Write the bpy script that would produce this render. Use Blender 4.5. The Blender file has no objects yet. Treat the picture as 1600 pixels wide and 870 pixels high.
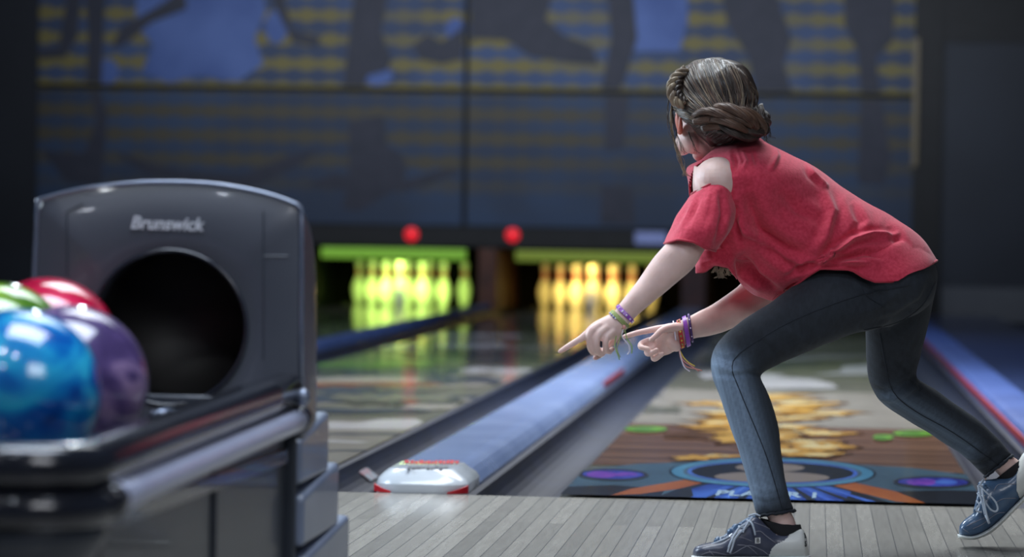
import bpy, bmesh, math, random
import numpy as np
from mathutils import Vector, Matrix
from mathutils.bvhtree import BVHTree
R = random.Random(7)
scn = bpy.context.scene
COL = scn.collection
V = Vector

# ------------------------------------------------------------------ camera
FPX, YAW, PITCH, ROLL, CH, CD = 4913.5, 0.0957, -0.0159, 0.0163, 0.669, 7.823
_F = V((-math.sin(YAW)*math.cos(PITCH), math.cos(YAW)*math.cos(PITCH), math.sin(PITCH)))
_r = _F.cross(V((0, 0, 1))).normalized(); _u = _r.cross(_F)
_R = math.cos(ROLL)*_r + math.sin(ROLL)*_u
_U = -math.sin(ROLL)*_r + math.cos(ROLL)*_u
_C = V((0, -CD, CH))
camd = bpy.data.cameras.new('camera'); cam = bpy.data.objects.new('camera', camd); COL.objects.link(cam)
M4 = Matrix.Identity(4)
for i in range(3):
    M4[i][0] = _R[i]; M4[i][1] = _U[i]; M4[i][2] = -_F[i]; M4[i][3] = _C[i]
cam.matrix_world = M4
camd.sensor_width = 36; camd.lens = FPX/1600*36; camd.clip_end = 200
camd.dof.use_dof = True; camd.dof.focus_distance = 6.7; camd.dof.aperture_fstop = 3.4
scn.camera = cam
scn.view_settings.view_transform = 'Standard'; scn.view_settings.look = 'None'
scn.view_settings.gamma = 1; scn.view_settings.use_curve_mapping = False
scn.view_settings.exposure = 0.0

def lin(c):
    return tuple(((v/255)/12.92 if v/255 <= .04045 else ((v/255+.055)/1.055)**2.4) for v in c) + (1,)
w = bpy.data.worlds.new('world'); scn.world = w; w.use_nodes = True
w.node_tree.nodes['Background'].inputs[0].default_value = (0.55, 0.68, 1.0, 1)
w.node_tree.nodes['Background'].inputs[1].default_value = 0.06

def at(px, py, D):
    return _C + _F*D + _R*((px-800)/FPX*D) - _U*((py-435)/FPX*D)
def ray(px, py):
    return (_F + _R*((px-800)/FPX) - _U*((py-435)/FPX)).normalized()
def gp(px, py, z=0.0):
    d = ray(px, py); t = (z-_C.z)/d.z
    return _C + d*t
def yp(px, py, Y):
    d = ray(px, py); return _C + d*((Y-_C.y)/d.y)
def proj(p):
    v = V(p)-_C; z = v.dot(_F)
    return 800+FPX*v.dot(_R)/z, 435-FPX*v.dot(_U)/z

def area(name, loc, target, sx, sy, power, col=(1, 1, 1), spread=180):
    l = bpy.data.lights.new(name, 'AREA'); l.shape = 'RECTANGLE'; l.size = sx; l.size_y = sy
    l.energy = power; l.color = col; l.spread = math.radians(spread)
    o = bpy.data.objects.new(name, l); COL.objects.link(o); o.location = loc
    o.rotation_euler = (V(target)-V(loc)).to_track_quat('-Z', 'Y').to_euler()
    return o
def spot(name, loc, target, power, col=(1, 1, 1), ang=60, rad=.05):
    l = bpy.data.lights.new(name, 'SPOT'); l.energy = power; l.color = col
    l.spot_size = math.radians(ang); l.spot_blend = .5; l.shadow_soft_size = rad
    o = bpy.data.objects.new(name, l); COL.objects.link(o); o.location = loc
    o.rotation_euler = (V(target)-V(loc)).to_track_quat('-Z', 'Y').to_euler()
    return o
# ceiling panels over the approach, blue lane light, mural light, plus added fills
area('approach_panel_light', (-0.6, -0.4, 2.9), (-.2, -.6, 0), 3.2, 1.2, 62, (.86, .94, 1.0), 120)
area('left_rim_fill', (-3.6, -0.2, 1.9), (0, -1.3, .5), 1.2, 1.6, 60, (.72, .86, 1.0), 130)  # unseen soft source added at the left for cool edge light
area('room_fill_light', (1.4, -6.4, 2.7), (-.2, -1.4, .3), 1.6, 1.2, 22, (.9, .93, 1.0), 130)
area('lane_blue_light', (-0.9, 8.5, 2.9), (-0.9, 8.5, 0), 3.5, 9.0, 150, (.58, .72, 1.0), 130)
area('lane_fill_light', (-0.4, 4.0, 2.95), (-0.3, 3.6, 0), 3.4, 6.0, 310, (.93, .96, 1.0), 110)  # added overhead fill that brightens the lane graphics
area('mural_light', (-2.2, 13.6, 2.9), (-2.2, 17.7, 1.9), 7.5, .5, 68, (.80, .88, 1.0), 110)
area('return_fill_light', (-0.7, -3.6, 2.9), (-1.0, -3.6, 0), 1.2, 1.6, 34, (.74, .84, 1.0), 120)  # added fill above the ball return to brighten its rail
spot('downlight_one', (-1.55, -5.2, 2.8), (-1.15, -4.0, .4), 25, (.9, .95, 1), 50, .05)
spot('downlight_two', (-0.75, -5.6, 2.8), (-1.15, -4.0, .4), 18, (.8, .88, 1), 50, .05)
spot('downlight_three', (-1.6, -6.6, 2.6), (-1.1, -3.9, .4), 18, (.85, .9, 1), 50, .07)
spot('rim_spot', (-2.2, 3.0, 2.6), (0.0, -1.3, .6), 120, (.75, .88, 1), 40, .12)

# ------------------------------------------------------------------ materials
def mat(name, c1, c2=None, rough=.5, metal=0, scale=8, stretch=(1, 1, 1), bump=0, bscale=60, coat=0, detail=3,
        lo=.35, hi=.65, sheen=0, emit=None, estr=0, sss=0, spec=.5, attr=None, acol=None):
    m = bpy.data.materials.new(name); m.use_nodes = True
    nt = m.node_tree; N = nt.nodes; L = nt.links
    b = N['Principled BSDF']; b.inputs['Roughness'].default_value = rough; b.inputs['Metallic'].default_value = metal
    b.inputs['Coat Weight'].default_value = coat; b.inputs['Coat Roughness'].default_value = .06
    b.inputs['Sheen Weight'].default_value = sheen; b.inputs['Specular IOR Level'].default_value = spec
    if sss:
        b.inputs['Subsurface Weight'].default_value = sss; b.inputs['Subsurface Radius'].default_value = (.012, .005, .003)
        b.inputs['Subsurface Scale'].default_value = 1
    tc = N.new('ShaderNodeTexCoord'); mp = N.new('ShaderNodeMapping'); mp.inputs['Scale'].default_value = stretch
    L.new(tc.outputs['Object'], mp.inputs[0])
    ns = N.new('ShaderNodeTexNoise'); ns.inputs['Scale'].default_value = scale; ns.inputs['Detail'].default_value = detail
    L.new(mp.outputs[0], ns.inputs['Vector'])
    cr = N.new('ShaderNodeValToRGB'); L.new(ns.outputs[0], cr.inputs[0])
    cr.color_ramp.elements[0].position = lo; cr.color_ramp.elements[1].position = hi
    cr.color_ramp.elements[0].color = lin(c1); cr.color_ramp.elements[1].color = lin(c2 or c1)
    out = cr.outputs[0]
    if attr:
        a = N.new('ShaderNodeAttribute'); a.attribute_name = attr
        mx = N.new('ShaderNodeMix'); mx.data_type = 'RGBA'
        L.new(a.outputs['Fac'], mx.inputs[0]); L.new(out, mx.inputs[6]); mx.inputs[7].default_value = lin(acol)
        out = mx.outputs[2]
    L.new(out, b.inputs['Base Color'])
    if bump:
        n2 = N.new('ShaderNodeTexNoise'); n2.inputs['Scale'].default_value = bscale; n2.inputs['Detail'].default_value = 4
        L.new(mp.outputs[0], n2.inputs['Vector'])
        bp = N.new('ShaderNodeBump'); bp.inputs['Strength'].default_value = bump; bp.inputs['Distance'].default_value = .002
        L.new(n2.outputs[0], bp.inputs['Height']); L.new(bp.outputs[0], b.inputs['Normal'])
    if emit:
        b.inputs['Emission Color'].default_value = lin(emit); b.inputs['Emission Strength'].default_value = estr
    return m

def mat_planks():
    m = bpy.data.materials.new('pale_maple_boards'); m.use_nodes = True
    nt = m.node_tree; N = nt.nodes; L = nt.links; b = N['Principled BSDF']
    tc = N.new('ShaderNodeTexCoord'); sp = N.new('ShaderNodeSeparateXYZ'); L.new(tc.outputs['Object'], sp.inputs[0])
    cb = N.new('ShaderNodeCombineXYZ'); L.new(sp.outputs['Y'], cb.inputs['X']); L.new(sp.outputs['X'], cb.inputs['Y'])
    br = N.new('ShaderNodeTexBrick'); L.new(cb.outputs[0], br.inputs['Vector'])
    br.inputs['Color1'].default_value = lin((166, 162, 154)); br.inputs['Color2'].default_value = lin((138, 135, 129))
    br.inputs['Mortar'].default_value = lin((92, 92, 92)); br.inputs['Scale'].default_value = 1
    br.inputs['Mortar Size'].default_value = .0011; br.inputs['Mortar Smooth'].default_value = .3
    br.inputs['Brick Width'].default_value = 1.9; br.inputs['Row Height'].default_value = .037; br.offset = .37
    mp = N.new('ShaderNodeMapping'); mp.inputs['Scale'].default_value = (30, 2.2, 1); L.new(tc.outputs['Object'], mp.inputs[0])
    ns = N.new('ShaderNodeTexNoise'); ns.inputs['Scale'].default_value = 3; ns.inputs['Detail'].default_value = 3
    L.new(mp.outputs[0], ns.inputs['Vector'])
    cr = N.new('ShaderNodeValToRGB'); cr.color_ramp.elements[0].position = .3; cr.color_ramp.elements[1].position = .7
    cr.color_ramp.elements[0].color = (.80, .79, .79, 1); cr.color_ramp.elements[1].color = (1.0, 1.0, 1.0, 1)
    L.new(ns.outputs[0], cr.inputs[0])
    mx = N.new('ShaderNodeMix'); mx.data_type = 'RGBA'; mx.blend_type = 'MULTIPLY'; mx.inputs[0].default_value = 1
    L.new(br.outputs['Color'], mx.inputs[6]); L.new(cr.outputs[0], mx.inputs[7]); L.new(mx.outputs[2], b.inputs['Base Color'])
    b.inputs['Roughness'].default_value = .27
    b.inputs['Coat Weight'].default_value = .3; b.inputs['Coat Roughness'].default_value = .12
    return m

def mat_mural(name, blue, blue2, yel, zfade=None):
    m = bpy.data.materials.new(name); m.use_nodes = True
    nt = m.node_tree; N = nt.nodes; L = nt.links; b = N['Principled BSDF']
    tc = N.new('ShaderNodeTexCoord'); sp = N.new('ShaderNodeSeparateXYZ'); L.new(tc.outputs['Object'], sp.inputs[0])
    def mt(op, a, bb=None):
        n = N.new('ShaderNodeMath'); n.operation = op
        for i, x in enumerate((a, bb)):
            if x is None: continue
            if isinstance(x, (int, float)): n.inputs[i].default_value = x
            else: L.new(x, n.inputs[i])
        return n.outputs[0]
    cx = mt('COSINE', mt('MULTIPLY', sp.outputs['X'], 2*math.pi/.2)); cz = mt('COSINE', mt('MULTIPLY', sp.outputs['Z'], 2*math.pi/.2))
    s = mt('ADD', mt('MULTIPLY', cx, .45), cz)
    f = mt('MULTIPLY', mt('SUBTRACT', s, -.25), 1.6)
    cl = N.new('ShaderNodeClamp'); L.new(f, cl.inputs[0])
    ns = N.new('ShaderNodeTexNoise'); ns.inputs['Scale'].default_value = 1.1; L.new(tc.outputs['Object'], ns.inputs['Vector'])
    c1 = N.new('ShaderNodeValToRGB'); c1.color_ramp.elements[0].position = .42; c1.color_ramp.elements[1].position = .6
    c1.color_ramp.elements[0].color = lin(blue); c1.color_ramp.elements[1].color = lin(blue2); L.new(ns.outputs[0], c1.inputs[0])
    n3 = N.new('ShaderNodeTexNoise'); n3.inputs['Scale'].default_value = .8; n3.inputs['Detail'].default_value = 0
    L.new(tc.outputs['Object'], n3.inputs['Vector'])
    fac = mt('MULTIPLY', cl.outputs[0], mt('MULTIPLY', n3.outputs[0], 1.9))
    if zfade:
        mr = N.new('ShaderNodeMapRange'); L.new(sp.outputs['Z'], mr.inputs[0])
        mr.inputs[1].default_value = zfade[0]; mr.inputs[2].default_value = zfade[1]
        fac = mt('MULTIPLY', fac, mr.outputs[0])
    c2 = N.new('ShaderNodeClamp'); L.new(fac, c2.inputs[0])
    mx = N.new('ShaderNodeMix'); mx.data_type = 'RGBA'; L.new(c2.outputs[0], mx.inputs[0]); L.new(c1.outputs[0], mx.inputs[6])
    mx.inputs[7].default_value = lin(yel); L.new(mx.outputs[2], b.inputs['Base Color'])
    b.inputs['Roughness'].default_value = .6
    return m

def mat_stripes(name, c1, c2, period, rough=.15, coat=.6, axis='Y'):
    m = bpy.data.materials.new(name); m.use_nodes = True
    nt = m.node_tree; N = nt.nodes; L = nt.links; b = N['Principled BSDF']
    tc = N.new('ShaderNodeTexCoord'); mp = N.new('ShaderNodeMapping'); L.new(tc.outputs['Object'], mp.inputs[0])
    mp.inputs['Scale'].default_value = (.35, 1/period, 1) if axis == 'Y' else (1/period, .35, 1)
    ns = N.new('ShaderNodeTexNoise'); ns.inputs['Scale'].default_value = 1; ns.inputs['Detail'].default_value = 5
    L.new(mp.outputs[0], ns.inputs['Vector'])
    cr = N.new('ShaderNodeValToRGB'); cr.color_ramp.elements[0].position = .44; cr.color_ramp.elements[1].position = .56
    cr.color_ramp.elements[0].color = lin(c1); cr.color_ramp.elements[1].color = lin(c2)
    L.new(ns.outputs[0], cr.inputs[0]); L.new(cr.outputs[0], b.inputs['Base Color'])
    b.inputs['Roughness'].default_value = rough; b.inputs['Coat Weight'].default_value = coat; b.inputs['Coat Roughness'].default_value = .05
    return m

MT = dict(
    planks=mat_planks(),
    black=mat('black_masking', (16, 18, 22), (22, 24, 29), .6),
    wall=mat('dark_slate_wall', (33, 37, 46), (39, 44, 54), .7, scale=1),
    navy=mat('navy_wall_panel', (38, 44, 56), (44, 51, 64), .6, scale=1),
    plinth=mat('grey_plinth', (82, 86, 94), (92, 96, 104), .6, scale=2),
    gutter=mat('dark_blue_gutter', (13, 18, 32), (19, 25, 43), .45, scale=5, bump=.15, bscale=180, spec=.35),
    cap=mat('silver_blue_capping', (126, 146, 190), (142, 162, 204), .24, scale=4, coat=.5),
    capend=mat('pearl_white_nose', (186, 194, 204), (198, 204, 212), .25, scale=4, coat=.5),
    red=mat('red_marking', (190, 28, 40), (170, 20, 34), .4),
    carpet=mat('dark_blue_floor', (26, 34, 52), (34, 44, 66), .5, scale=6),
    hood=mat('graphite_plastic', (66, 70, 80), (72, 76, 86), .33, scale=3, bump=.1, bscale=400, coat=.15),
    hoodedge=mat('polished_graphite_edge', (110, 120, 140), (120, 130, 150), .18, metal=.5, coat=.6),
    dkplas=mat('black_glossy_plastic', (30, 33, 42), (36, 40, 50), .2, scale=3, coat=.6),
    inner=mat('black_cavity', (12, 12, 13), (18, 17, 17), .55, scale=20),
    rail=mat('satin_blue_steel_rail', (176, 182, 208), (184, 190, 214), .3, metal=.15, coat=.3),
    step=mat('blue_grey_moulded_plinth', (116, 128, 152), (126, 138, 162), .35, coat=.3),
    logo=mat('silver_lettering', (205, 210, 220), None, .35),
    panel=mat('charcoal_side_panel', (48, 54, 64), (56, 62, 72), .35, scale=3, coat=.2),
)

# ------------------------------------------------------------------ mesh helpers
def mesh_obj(name, verts, faces, mats, parent=None, smooth=True, mi=None):
    me = bpy.data.meshes.new(name); me.from_pydata([tuple(v) for v in verts], [], faces)
    if not isinstance(mats, (list, tuple)): mats = [mats]
    for m in mats: me.materials.append(m)
    if mi: me.polygons.foreach_set('material_index', mi)
    if smooth: me.polygons.foreach_set('use_smooth', [True]*len(faces))
    me.update()
    o = bpy.data.objects.new(name, me); COL.objects.link(o)
    if parent is not None: attach(o, parent)
    return o
def attach(o, parent):
    o.parent = parent
    o.matrix_parent_inverse = Matrix.Translation(-world_loc(parent))
def world_loc(o):
    l = V(o.location)
    p = o.parent
    while p is not None:
        l = l if p is None else l + V(p.location) + o.matrix_parent_inverse.translation
        o = p; p = p.parent
    return l
def tag(o, label=None, cat=None, group=None, kind=None):
    if label: o['label'] = label
    if cat: o['category'] = cat
    if group: o['group'] = group
    if kind: o['kind'] = kind
    return o
def empty(name, loc, label, cat, group=None):
    o = bpy.data.objects.new(name, None); COL.objects.link(o); o.location = loc; o.empty_display_size = .1
    return tag(o, label, cat, group)
class MB:
    def __init__(s): s.v = []; s.f = []; s.m = []
    def add(s, vs, fs, m=0):
        k = len(s.v); s.v += [V(v) for v in vs]; s.f += [[i+k for i in f] for f in fs]; s.m += [m]*len(fs); return s
    def box(s, a, b, m=0):
        x0, y0, z0 = a; x1, y1, z1 = b
        vs = [(x0, y0, z0), (x1, y0, z0), (x1, y1, z0), (x0, y1, z0), (x0, y0, z1), (x1, y0, z1), (x1, y1, z1), (x0, y1, z1)]
        return s.add(vs, [(3, 2, 1, 0), (4, 5, 6, 7), (0, 1, 5, 4), (1, 2, 6, 5), (2, 3, 7, 6), (3, 0, 4, 7)], m)
    def tube(s, pts, rad, n=8, m=0, closed=False):
        pts = [V(p) for p in pts]; k = len(pts)
        rads = rad if isinstance(rad, (list, tuple)) else [rad]*k
        rings = []; up = None
        for i, p in enumerate(pts):
            a = pts[i-1] if i else (pts[-1] if closed else p); b = pts[(i+1) % k] if (i < k-1 or closed) else p
            t = (b-a)
            if t.length < 1e-9: t = V((0, 0, 1))
            t.normalize()
            if up is None: up = t.orthogonal().normalized()
            up = (up - t*up.dot(t));
            if up.length < 1e-6: up = t.orthogonal()
            up.normalize(); sd = t.cross(up)
            rings.append([p + (up*math.cos(q)+sd*math.sin(q))*rads[i] for q in [2*math.pi*j/n for j in range(n)]])
        vs = [v for r in rings for v in r]; fs = []
        for i in range(k if closed else k-1):
            i2 = (i+1) % k
            for j in range(n):
                j2 = (j+1) % n; fs.append((i*n+j, i*n+j2, i2*n+j2, i2*n+j))
        if not closed:
            fs.append(tuple(range(n-1, -1, -1))); fs.append(tuple((k-1)*n+j for j in range(n)))
        return s.add(vs, fs, m)
    def ell(s, c, ax, n=20, h=12, m=0):
        c = V(c); ax = [V(a) for a in ax]; vs = [c+ax[2]]; fs = []
        for i in range(1, h):
            t = math.pi*i/h
            for j in range(n):
                q = 2*math.pi*j/n
                vs.append(c + ax[0]*math.sin(t)*math.cos(q) + ax[1]*math.sin(t)*math.sin(q) + ax[2]*math.cos(t))
        vs.append(c-ax[2]); e = len(vs)-1
        for j in range(n):
            j2 = (j+1) % n
            fs.append((0, 1+j, 1+j2)); fs.append((e, 1+(h-2)*n+j2, 1+(h-2)*n+j))
            for i in range(h-2):
                a = 1+i*n; fs.append((a+j, a+n+j, a+n+j2, a+j2))
        return s.add(vs, fs, m)
    def loft(s, rings, cap=True, m=0):
        n = len(rings[0]); vs = [v for r in rings for v in r]; fs = []
        for i in range(len(rings)-1):
            for j in range(n):
                j2 = (j+1) % n; fs.append((i*n+j, i*n+j2, (i+1)*n+j2, (i+1)*n+j))
        if cap:
            k = len(rings)-1; fs.append(tuple(range(n-1, -1, -1))); fs.append(tuple(k*n+j for j in range(n)))
        return s.add(vs, fs, m)
    def build(s, name, mats, parent=None, smooth=False, bevel=0, seg=3, norm=False):
        o = mesh_obj(name, s.v, s.f, mats, parent, smooth, s.m)
        if norm:
            bm = bmesh.new(); bm.from_mesh(o.data); bmesh.ops.recalc_face_normals(bm, faces=bm.faces); bm.to_mesh(o.data); bm.free()
        if bevel:
            b = o.modifiers.new('bevel', 'BEVEL'); b.width = bevel; b.segments = seg; b.limit_method = 'ANGLE'
        return o
def cr(pts, n):
    """Catmull-Rom through tuples of numbers, n samples per span"""
    P = [np.array(p, float) for p in pts]; P = [2*P[0]-P[1]] + P + [2*P[-1]-P[-2]]; out = []
    for i in range(1, len(P)-2):
        for k in range(n):
            t = k/n; a, b, c, d = P[i-1:i+3]
            out.append(.5*((2*b)+(-a+c)*t+(2*a-5*b+4*c-d)*t*t+(-a+3*b-3*c+d)*t**3))
    out.append(P[-2]); return out
def text_mesh(s, size, shear=0, bold=0, depth=.001):
    cu = bpy.data.curves.new('txt', 'FONT'); cu.body = s; cu.size = size; cu.shear = shear; cu.offset = bold; cu.extrude = depth
    cu.align_x = 'CENTER'; cu.align_y = 'CENTER'
    o = bpy.data.objects.new('txt', cu); COL.objects.link(o)
    dg = bpy.context.evaluated_depsgraph_get(); me = bpy.data.meshes.new_from_object(o.evaluated_get(dg))
    bpy.data.objects.remove(o); bpy.data.curves.remove(cu)
    vs = [v.co.copy() for v in me.vertices]; fs = [tuple(p.vertices) for p in me.polygons]; bpy.data.meshes.remove(me)
    return vs, fs
def place_text(name, s, size, org, ex, ey, m, parent=None, shear=0, bold=0, sx=1, depth=.001):
    vs, fs = text_mesh(s, size, shear, bold, depth); ex = V(ex).normalized(); ey = V(ey).normalized(); ez = ex.cross(ey)
    return mesh_obj(name, [V(org)+ex*v.x*sx+ey*v.y+ez*v.z for v in vs], fs, m, parent, False)

# ------------------------------------------------------------------ room shell
LW = .527; X0, X1, X2 = -3.4495, -1.8398, -.0951; YEND = 19.6; YM = 17.9
def struct(name, mb, m, **k):
    o = mb.build(name, m, None, **k); tag(o, kind='structure'); return o
struct('floor', MB().box((-7.6, -9.5, -.12), (3.2, 0, 0)), MT['planks'])
struct('floor_side', MB().box((.955, 0.0, -.12), (3.2, 20, -.02)).box((-7.6, 0, -.12), (X0-LW-.26, 20, -.02)), MT['carpet'])
struct('floor_pit', MB().box((X0-LW-.26, 0, -.3), (.955, 20, -.125)), MT['black'])
struct('wall_back', MB().box((-7.6, 20, -.3), (3.2, 20.1, 3.2)), MT['black'])
struct('wall_left', MB().box((-7.7, -9.5, -.3), (-7.6, 20.1, 3.2)), MT['wall'])
struct('wall_right', MB().box((3.2, -9.5, -.3), (3.3, 20.1, 3.2)), MT['wall'])
struct('ceiling', MB().box((-7.6, -9.5, 3.2), (3.2, 20.1, 3.3)), MT['black'])

# masking wall either side of the mural, front plane at YM
def X_at(px, py, Y=YM): return yp(px, py, Y).x
def Z_at(px, py, Y=YM): return yp(px, py, Y).z
mL, mR, mS = X_at(60, 200), X_at(1427, 200), X_at(728, 200)
zgap1, zgap0 = Z_at(700, 139), Z_at(700, 147); zlow = Z_at(700, 352); zband = Z_at(700, 386)
struct('wall_masking_left', MB().box((-7.6, YM, -.1), (mL, YM+.1, 3.2)), MT['wall'])
xr1 = X_at(1472, 200)
struct('wall_masking_right', MB().box((mR, YM-.02, -.1), (xr1, YM+.1, 3.2)).box((xr1, YM, Z_at(1530, 66)), (3.2, YM+.1, 3.2)), MT['black'])
struct('wall_panel_right', MB().box((xr1, YM+.02, -.02), (3.2, YM+.1, Z_at(1530, 66))), MT['navy'])
struct('baseboard_right', MB().box((xr1+.02, YM-.03, -.02), (3.2, YM+.02, Z_at(1530, 449))), MT['plinth'])
m_warm = mat('warm_lit_trim', (120, 108, 84), None, .5)  # warm light on the trim put into its colour
struct('wall_behind_mural', MB().box((mL, YM+.045, zband), (mR-.02, YM+.09, 3.2)), MT['black'])
struct('trim_1', MB().box((mR-.01, YM-.06, Z_at(1435, 260)), (mR+.035, YM-.02, Z_at(1435, 60))), m_warm)

# ------------------------------------------------------------------ mural panels with printed figures
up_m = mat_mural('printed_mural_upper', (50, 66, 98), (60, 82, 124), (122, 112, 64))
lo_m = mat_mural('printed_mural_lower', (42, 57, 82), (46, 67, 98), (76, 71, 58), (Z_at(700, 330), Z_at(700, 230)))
fig_m = mat('printed_figure_slate', (42, 46, 62), (50, 52, 68), .6)
pale_m = mat('pale_blue_patches', (66, 92, 156), (88, 114, 178), .6, scale=2)  # paler blue areas among the mural figures
def el(cx, cy, rx, ry, n=24, rot=0):
    return [(cx+rx*math.cos(a)*math.cos(rot)-ry*math.sin(a)*math.sin(rot), cy+rx*math.cos(a)*math.sin(rot)+ry*math.sin(a)*math.cos(rot))
            for a in [2*math.pi*i/n for i in range(n)]]
def clip(poly, x0, x1, y0, y1):
    for ax, lim, sg in ((0, x0, 1), (0, x1, -1), (1, y0, 1), (1, y1, -1)):
        out = []
        for i in range(len(poly)):
            a, b = poly[i-1], poly[i]; da, db = sg*(a[ax]-lim), sg*(b[ax]-lim)
            if (da >= 0) != (db >= 0):
                t = da/(da-db); out.append((a[0]+(b[0]-a[0])*t, a[1]+(b[1]-a[1])*t))
            if db >= 0: out.append(b)
        poly = out
        if len(poly) < 3: return []
    return poly
FIG = {'u': [
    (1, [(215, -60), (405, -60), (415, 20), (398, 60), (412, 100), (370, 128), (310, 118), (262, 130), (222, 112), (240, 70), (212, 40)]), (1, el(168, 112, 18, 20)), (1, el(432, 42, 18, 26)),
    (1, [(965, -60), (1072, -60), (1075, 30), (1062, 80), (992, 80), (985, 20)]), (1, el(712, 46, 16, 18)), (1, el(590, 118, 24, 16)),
    (0, [(130, -60), (166, -60), (162, 60), (158, 150), (134, 150), (138, 60)]),
    (0, [(60, 78), (92, 74), (104, 0), (108, -60), (132, -60), (122, 56), (102, 90), (62, 92)]),
    (0, [(290, -20), (250, 8), (190, 42), (174, 75), (192, 72), (236, 36), (292, 14)]),
    (0, [(412, -30), (438, -30), (456, 45), (500, 58), (498, 74), (458, 66), (438, 28)]),
    (0, [(560, -60), (616, -60), (596, 50), (612, 92), (606, 110), (575, 118), (564, 150), (535, 150), (545, 60)]),
    (0, [(730, -60), (880, -60), (852, 30), (882, 56), (925, 72), (935, 102), (888, 98), (828, 88), (790, 62), (742, 60), (722, 92), (690, 100), (655, 92), (645, 72), (668, 52), (690, 66), (722, 44)]),
    (0, [(945, -60), (984, -60), (996, 60), (975, 128), (962, 150), (938, 150), (955, 60)]),
    (0, [(1115, -60), (1195, -60), (1236, 60), (1224, 100), (1240, 150), (1182, 150), (1170, 90), (1138, 40)]),
    (0, [(1315, -60), (1400, -60), (1396, 62), (1368, 90), (1376, 150), (1345, 150), (1340, 80), (1320, 40)])],
    'l': [
    (0, [(140, 140), (156, 140), (168, 180), (158, 290), (105, 286), (66, 236), (132, 240), (150, 190)]),
    (0, [(175, 236), (260, 262), (380, 274), (450, 243), (505, 232), (470, 257), (400, 292), (330, 288), (230, 274)]),
    (0, el(592, 262, 44, 34)), (0, [(545, 190), (600, 180), (606, 235), (628, 290), (560, 330), (535, 325), (545, 275)]),
    (0, [(945, 140), (985, 140), (975, 232), (945, 236)]), (0, [(940, 290), (990, 292), (992, 350), (938, 350)]),
    (0, [(1345, 140), (1376, 140), (1392, 250), (1380, 290), (1340, 285)]),
    (0, [(480, 290), (520, 270), (620, 285), (700, 262), (722, 268), (640, 298), (560, 300)])]}
for nm, xa, xb, za, zb, key, mm, lab in (
        ('u', mL, mS-.02, zgap1, 2.95, 'u', up_m, 'blue and yellow mural panel of bowling figures, upper left one over the pins'),
        ('u', mS+.02, mR, zgap1, 2.95, 'u', up_m, 'blue and yellow mural panel of bowling figures, upper right one above the woman'),
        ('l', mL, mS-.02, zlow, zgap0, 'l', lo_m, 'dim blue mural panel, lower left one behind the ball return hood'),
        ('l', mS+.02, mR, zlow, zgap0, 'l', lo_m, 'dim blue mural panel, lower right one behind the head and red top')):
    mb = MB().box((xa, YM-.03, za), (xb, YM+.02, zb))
    lay = 0
    for ty, poly in FIG[key]:
        lay += 1
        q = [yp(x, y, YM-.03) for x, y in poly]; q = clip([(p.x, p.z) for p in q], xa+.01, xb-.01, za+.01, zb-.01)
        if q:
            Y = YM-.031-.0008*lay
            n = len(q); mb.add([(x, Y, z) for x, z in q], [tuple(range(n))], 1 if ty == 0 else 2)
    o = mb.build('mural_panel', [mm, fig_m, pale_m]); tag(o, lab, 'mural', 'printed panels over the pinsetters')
# black masking band below the mural with lights
band = MB().box((mL, YM-.03, zband), (mR, YM+.04, zlow-.01)).build('masking_band', MT['black'], bevel=.01)
tag(band, 'long black band below the mural above the pin openings', 'panel')
m_redlamp = mat('lit_red_lens', (200, 40, 50), None, .3, emit=(235, 30, 45), estr=.75)
for px, py, lab in ((643, 366, 'round red indicator lamp above the left green-lit pins'), (801, 367, 'round red indicator lamp between the two lit pin decks')):
    c = yp(px, py, YM-.03)
    ring = []
    mb = MB().loft([[(c.x+r*math.cos(a), c.y-dy, c.z+r*math.sin(a)) for a in [2*math.pi*i/20 for i in range(20)]] for r, dy in ((.058, 0), (.056, .012), (.04, .022), (.01, .026))])
    o = mb.build('indicator_lamp', m_redlamp, smooth=True, norm=True); tag(o, lab, 'lamp', 'red lamps on the masking band')
c = yp(1017, 372, YM-.03)
m_sign = mat('pale_lit_sign', (120, 130, 175), (90, 100, 140), .4, emit=(120, 135, 190), estr=.35, scale=14)
o = MB().box((c.x-.13, c.y-.02, c.z-.05), (c.x+.13, c.y, c.z+.05)).build('lane_sign', m_sign, bevel=.008)
tag(o, 'small pale blue lit sign on the black band beside the sleeve', 'sign')

# kickbacks between the pin decks, light strips, pits
m_kick = mat('brown_kickback', (92, 56, 44), (70, 44, 38), .5, scale=9)
for x, w_, mm, lab in ((X0-LW-.28, .12, MT['black'], 'black partition left of the green-lit pins'),
                   ((X0+X1)/2, .15, m_kick, 'brown partition between the green and the yellow lit pins'),
                   ((X1+X2)/2, .2, mat('dark_red_kickback', (62, 34, 36), (44, 28, 32), .5), 'dark red brown partition right of the yellow-lit pins'),
                   (X2+LW+.36, .14, MT['black'], 'black partition behind the rear knee of the woman')):
    o = MB().box((x-w_/2, 17.6, .0), (x+w_/2, 19.6, zband-.005)).build('kickback_partition', mm, bevel=.01)
    tag(o, lab, 'partition', 'partitions between the pin decks')
def strip(x, col, est, lab, plight, pcol, pp):
    m = mat('lit_strip_%d' % int(-x*10), col, None, .4, emit=col, estr=est)
    z0, z1 = Z_at(700, 406), Z_at(700, 389)
    o = MB().box((x-.6, YM-.06, z0), (x+.6, YM, z1)).build('light_strip', m, bevel=.012); tag(o, lab, 'light', 'strips over the pin decks')
    # the pin deck lamp behind the strip
    area(plight, (x, YM+.10, .47), (x, 18.75, .03), .95, .05, pp, pcol, 66)
strip(X0, (104, 150, 48), .75, 'long green glowing strip above the left pin deck', 'left_pin_lamp', (.62, 1.0, .18), 6.5)
strip(X1, (108, 124, 44), .55, 'long olive yellow strip above the right pin deck', 'right_pin_lamp', (1.0, .70, .16), 5.5)
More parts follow.
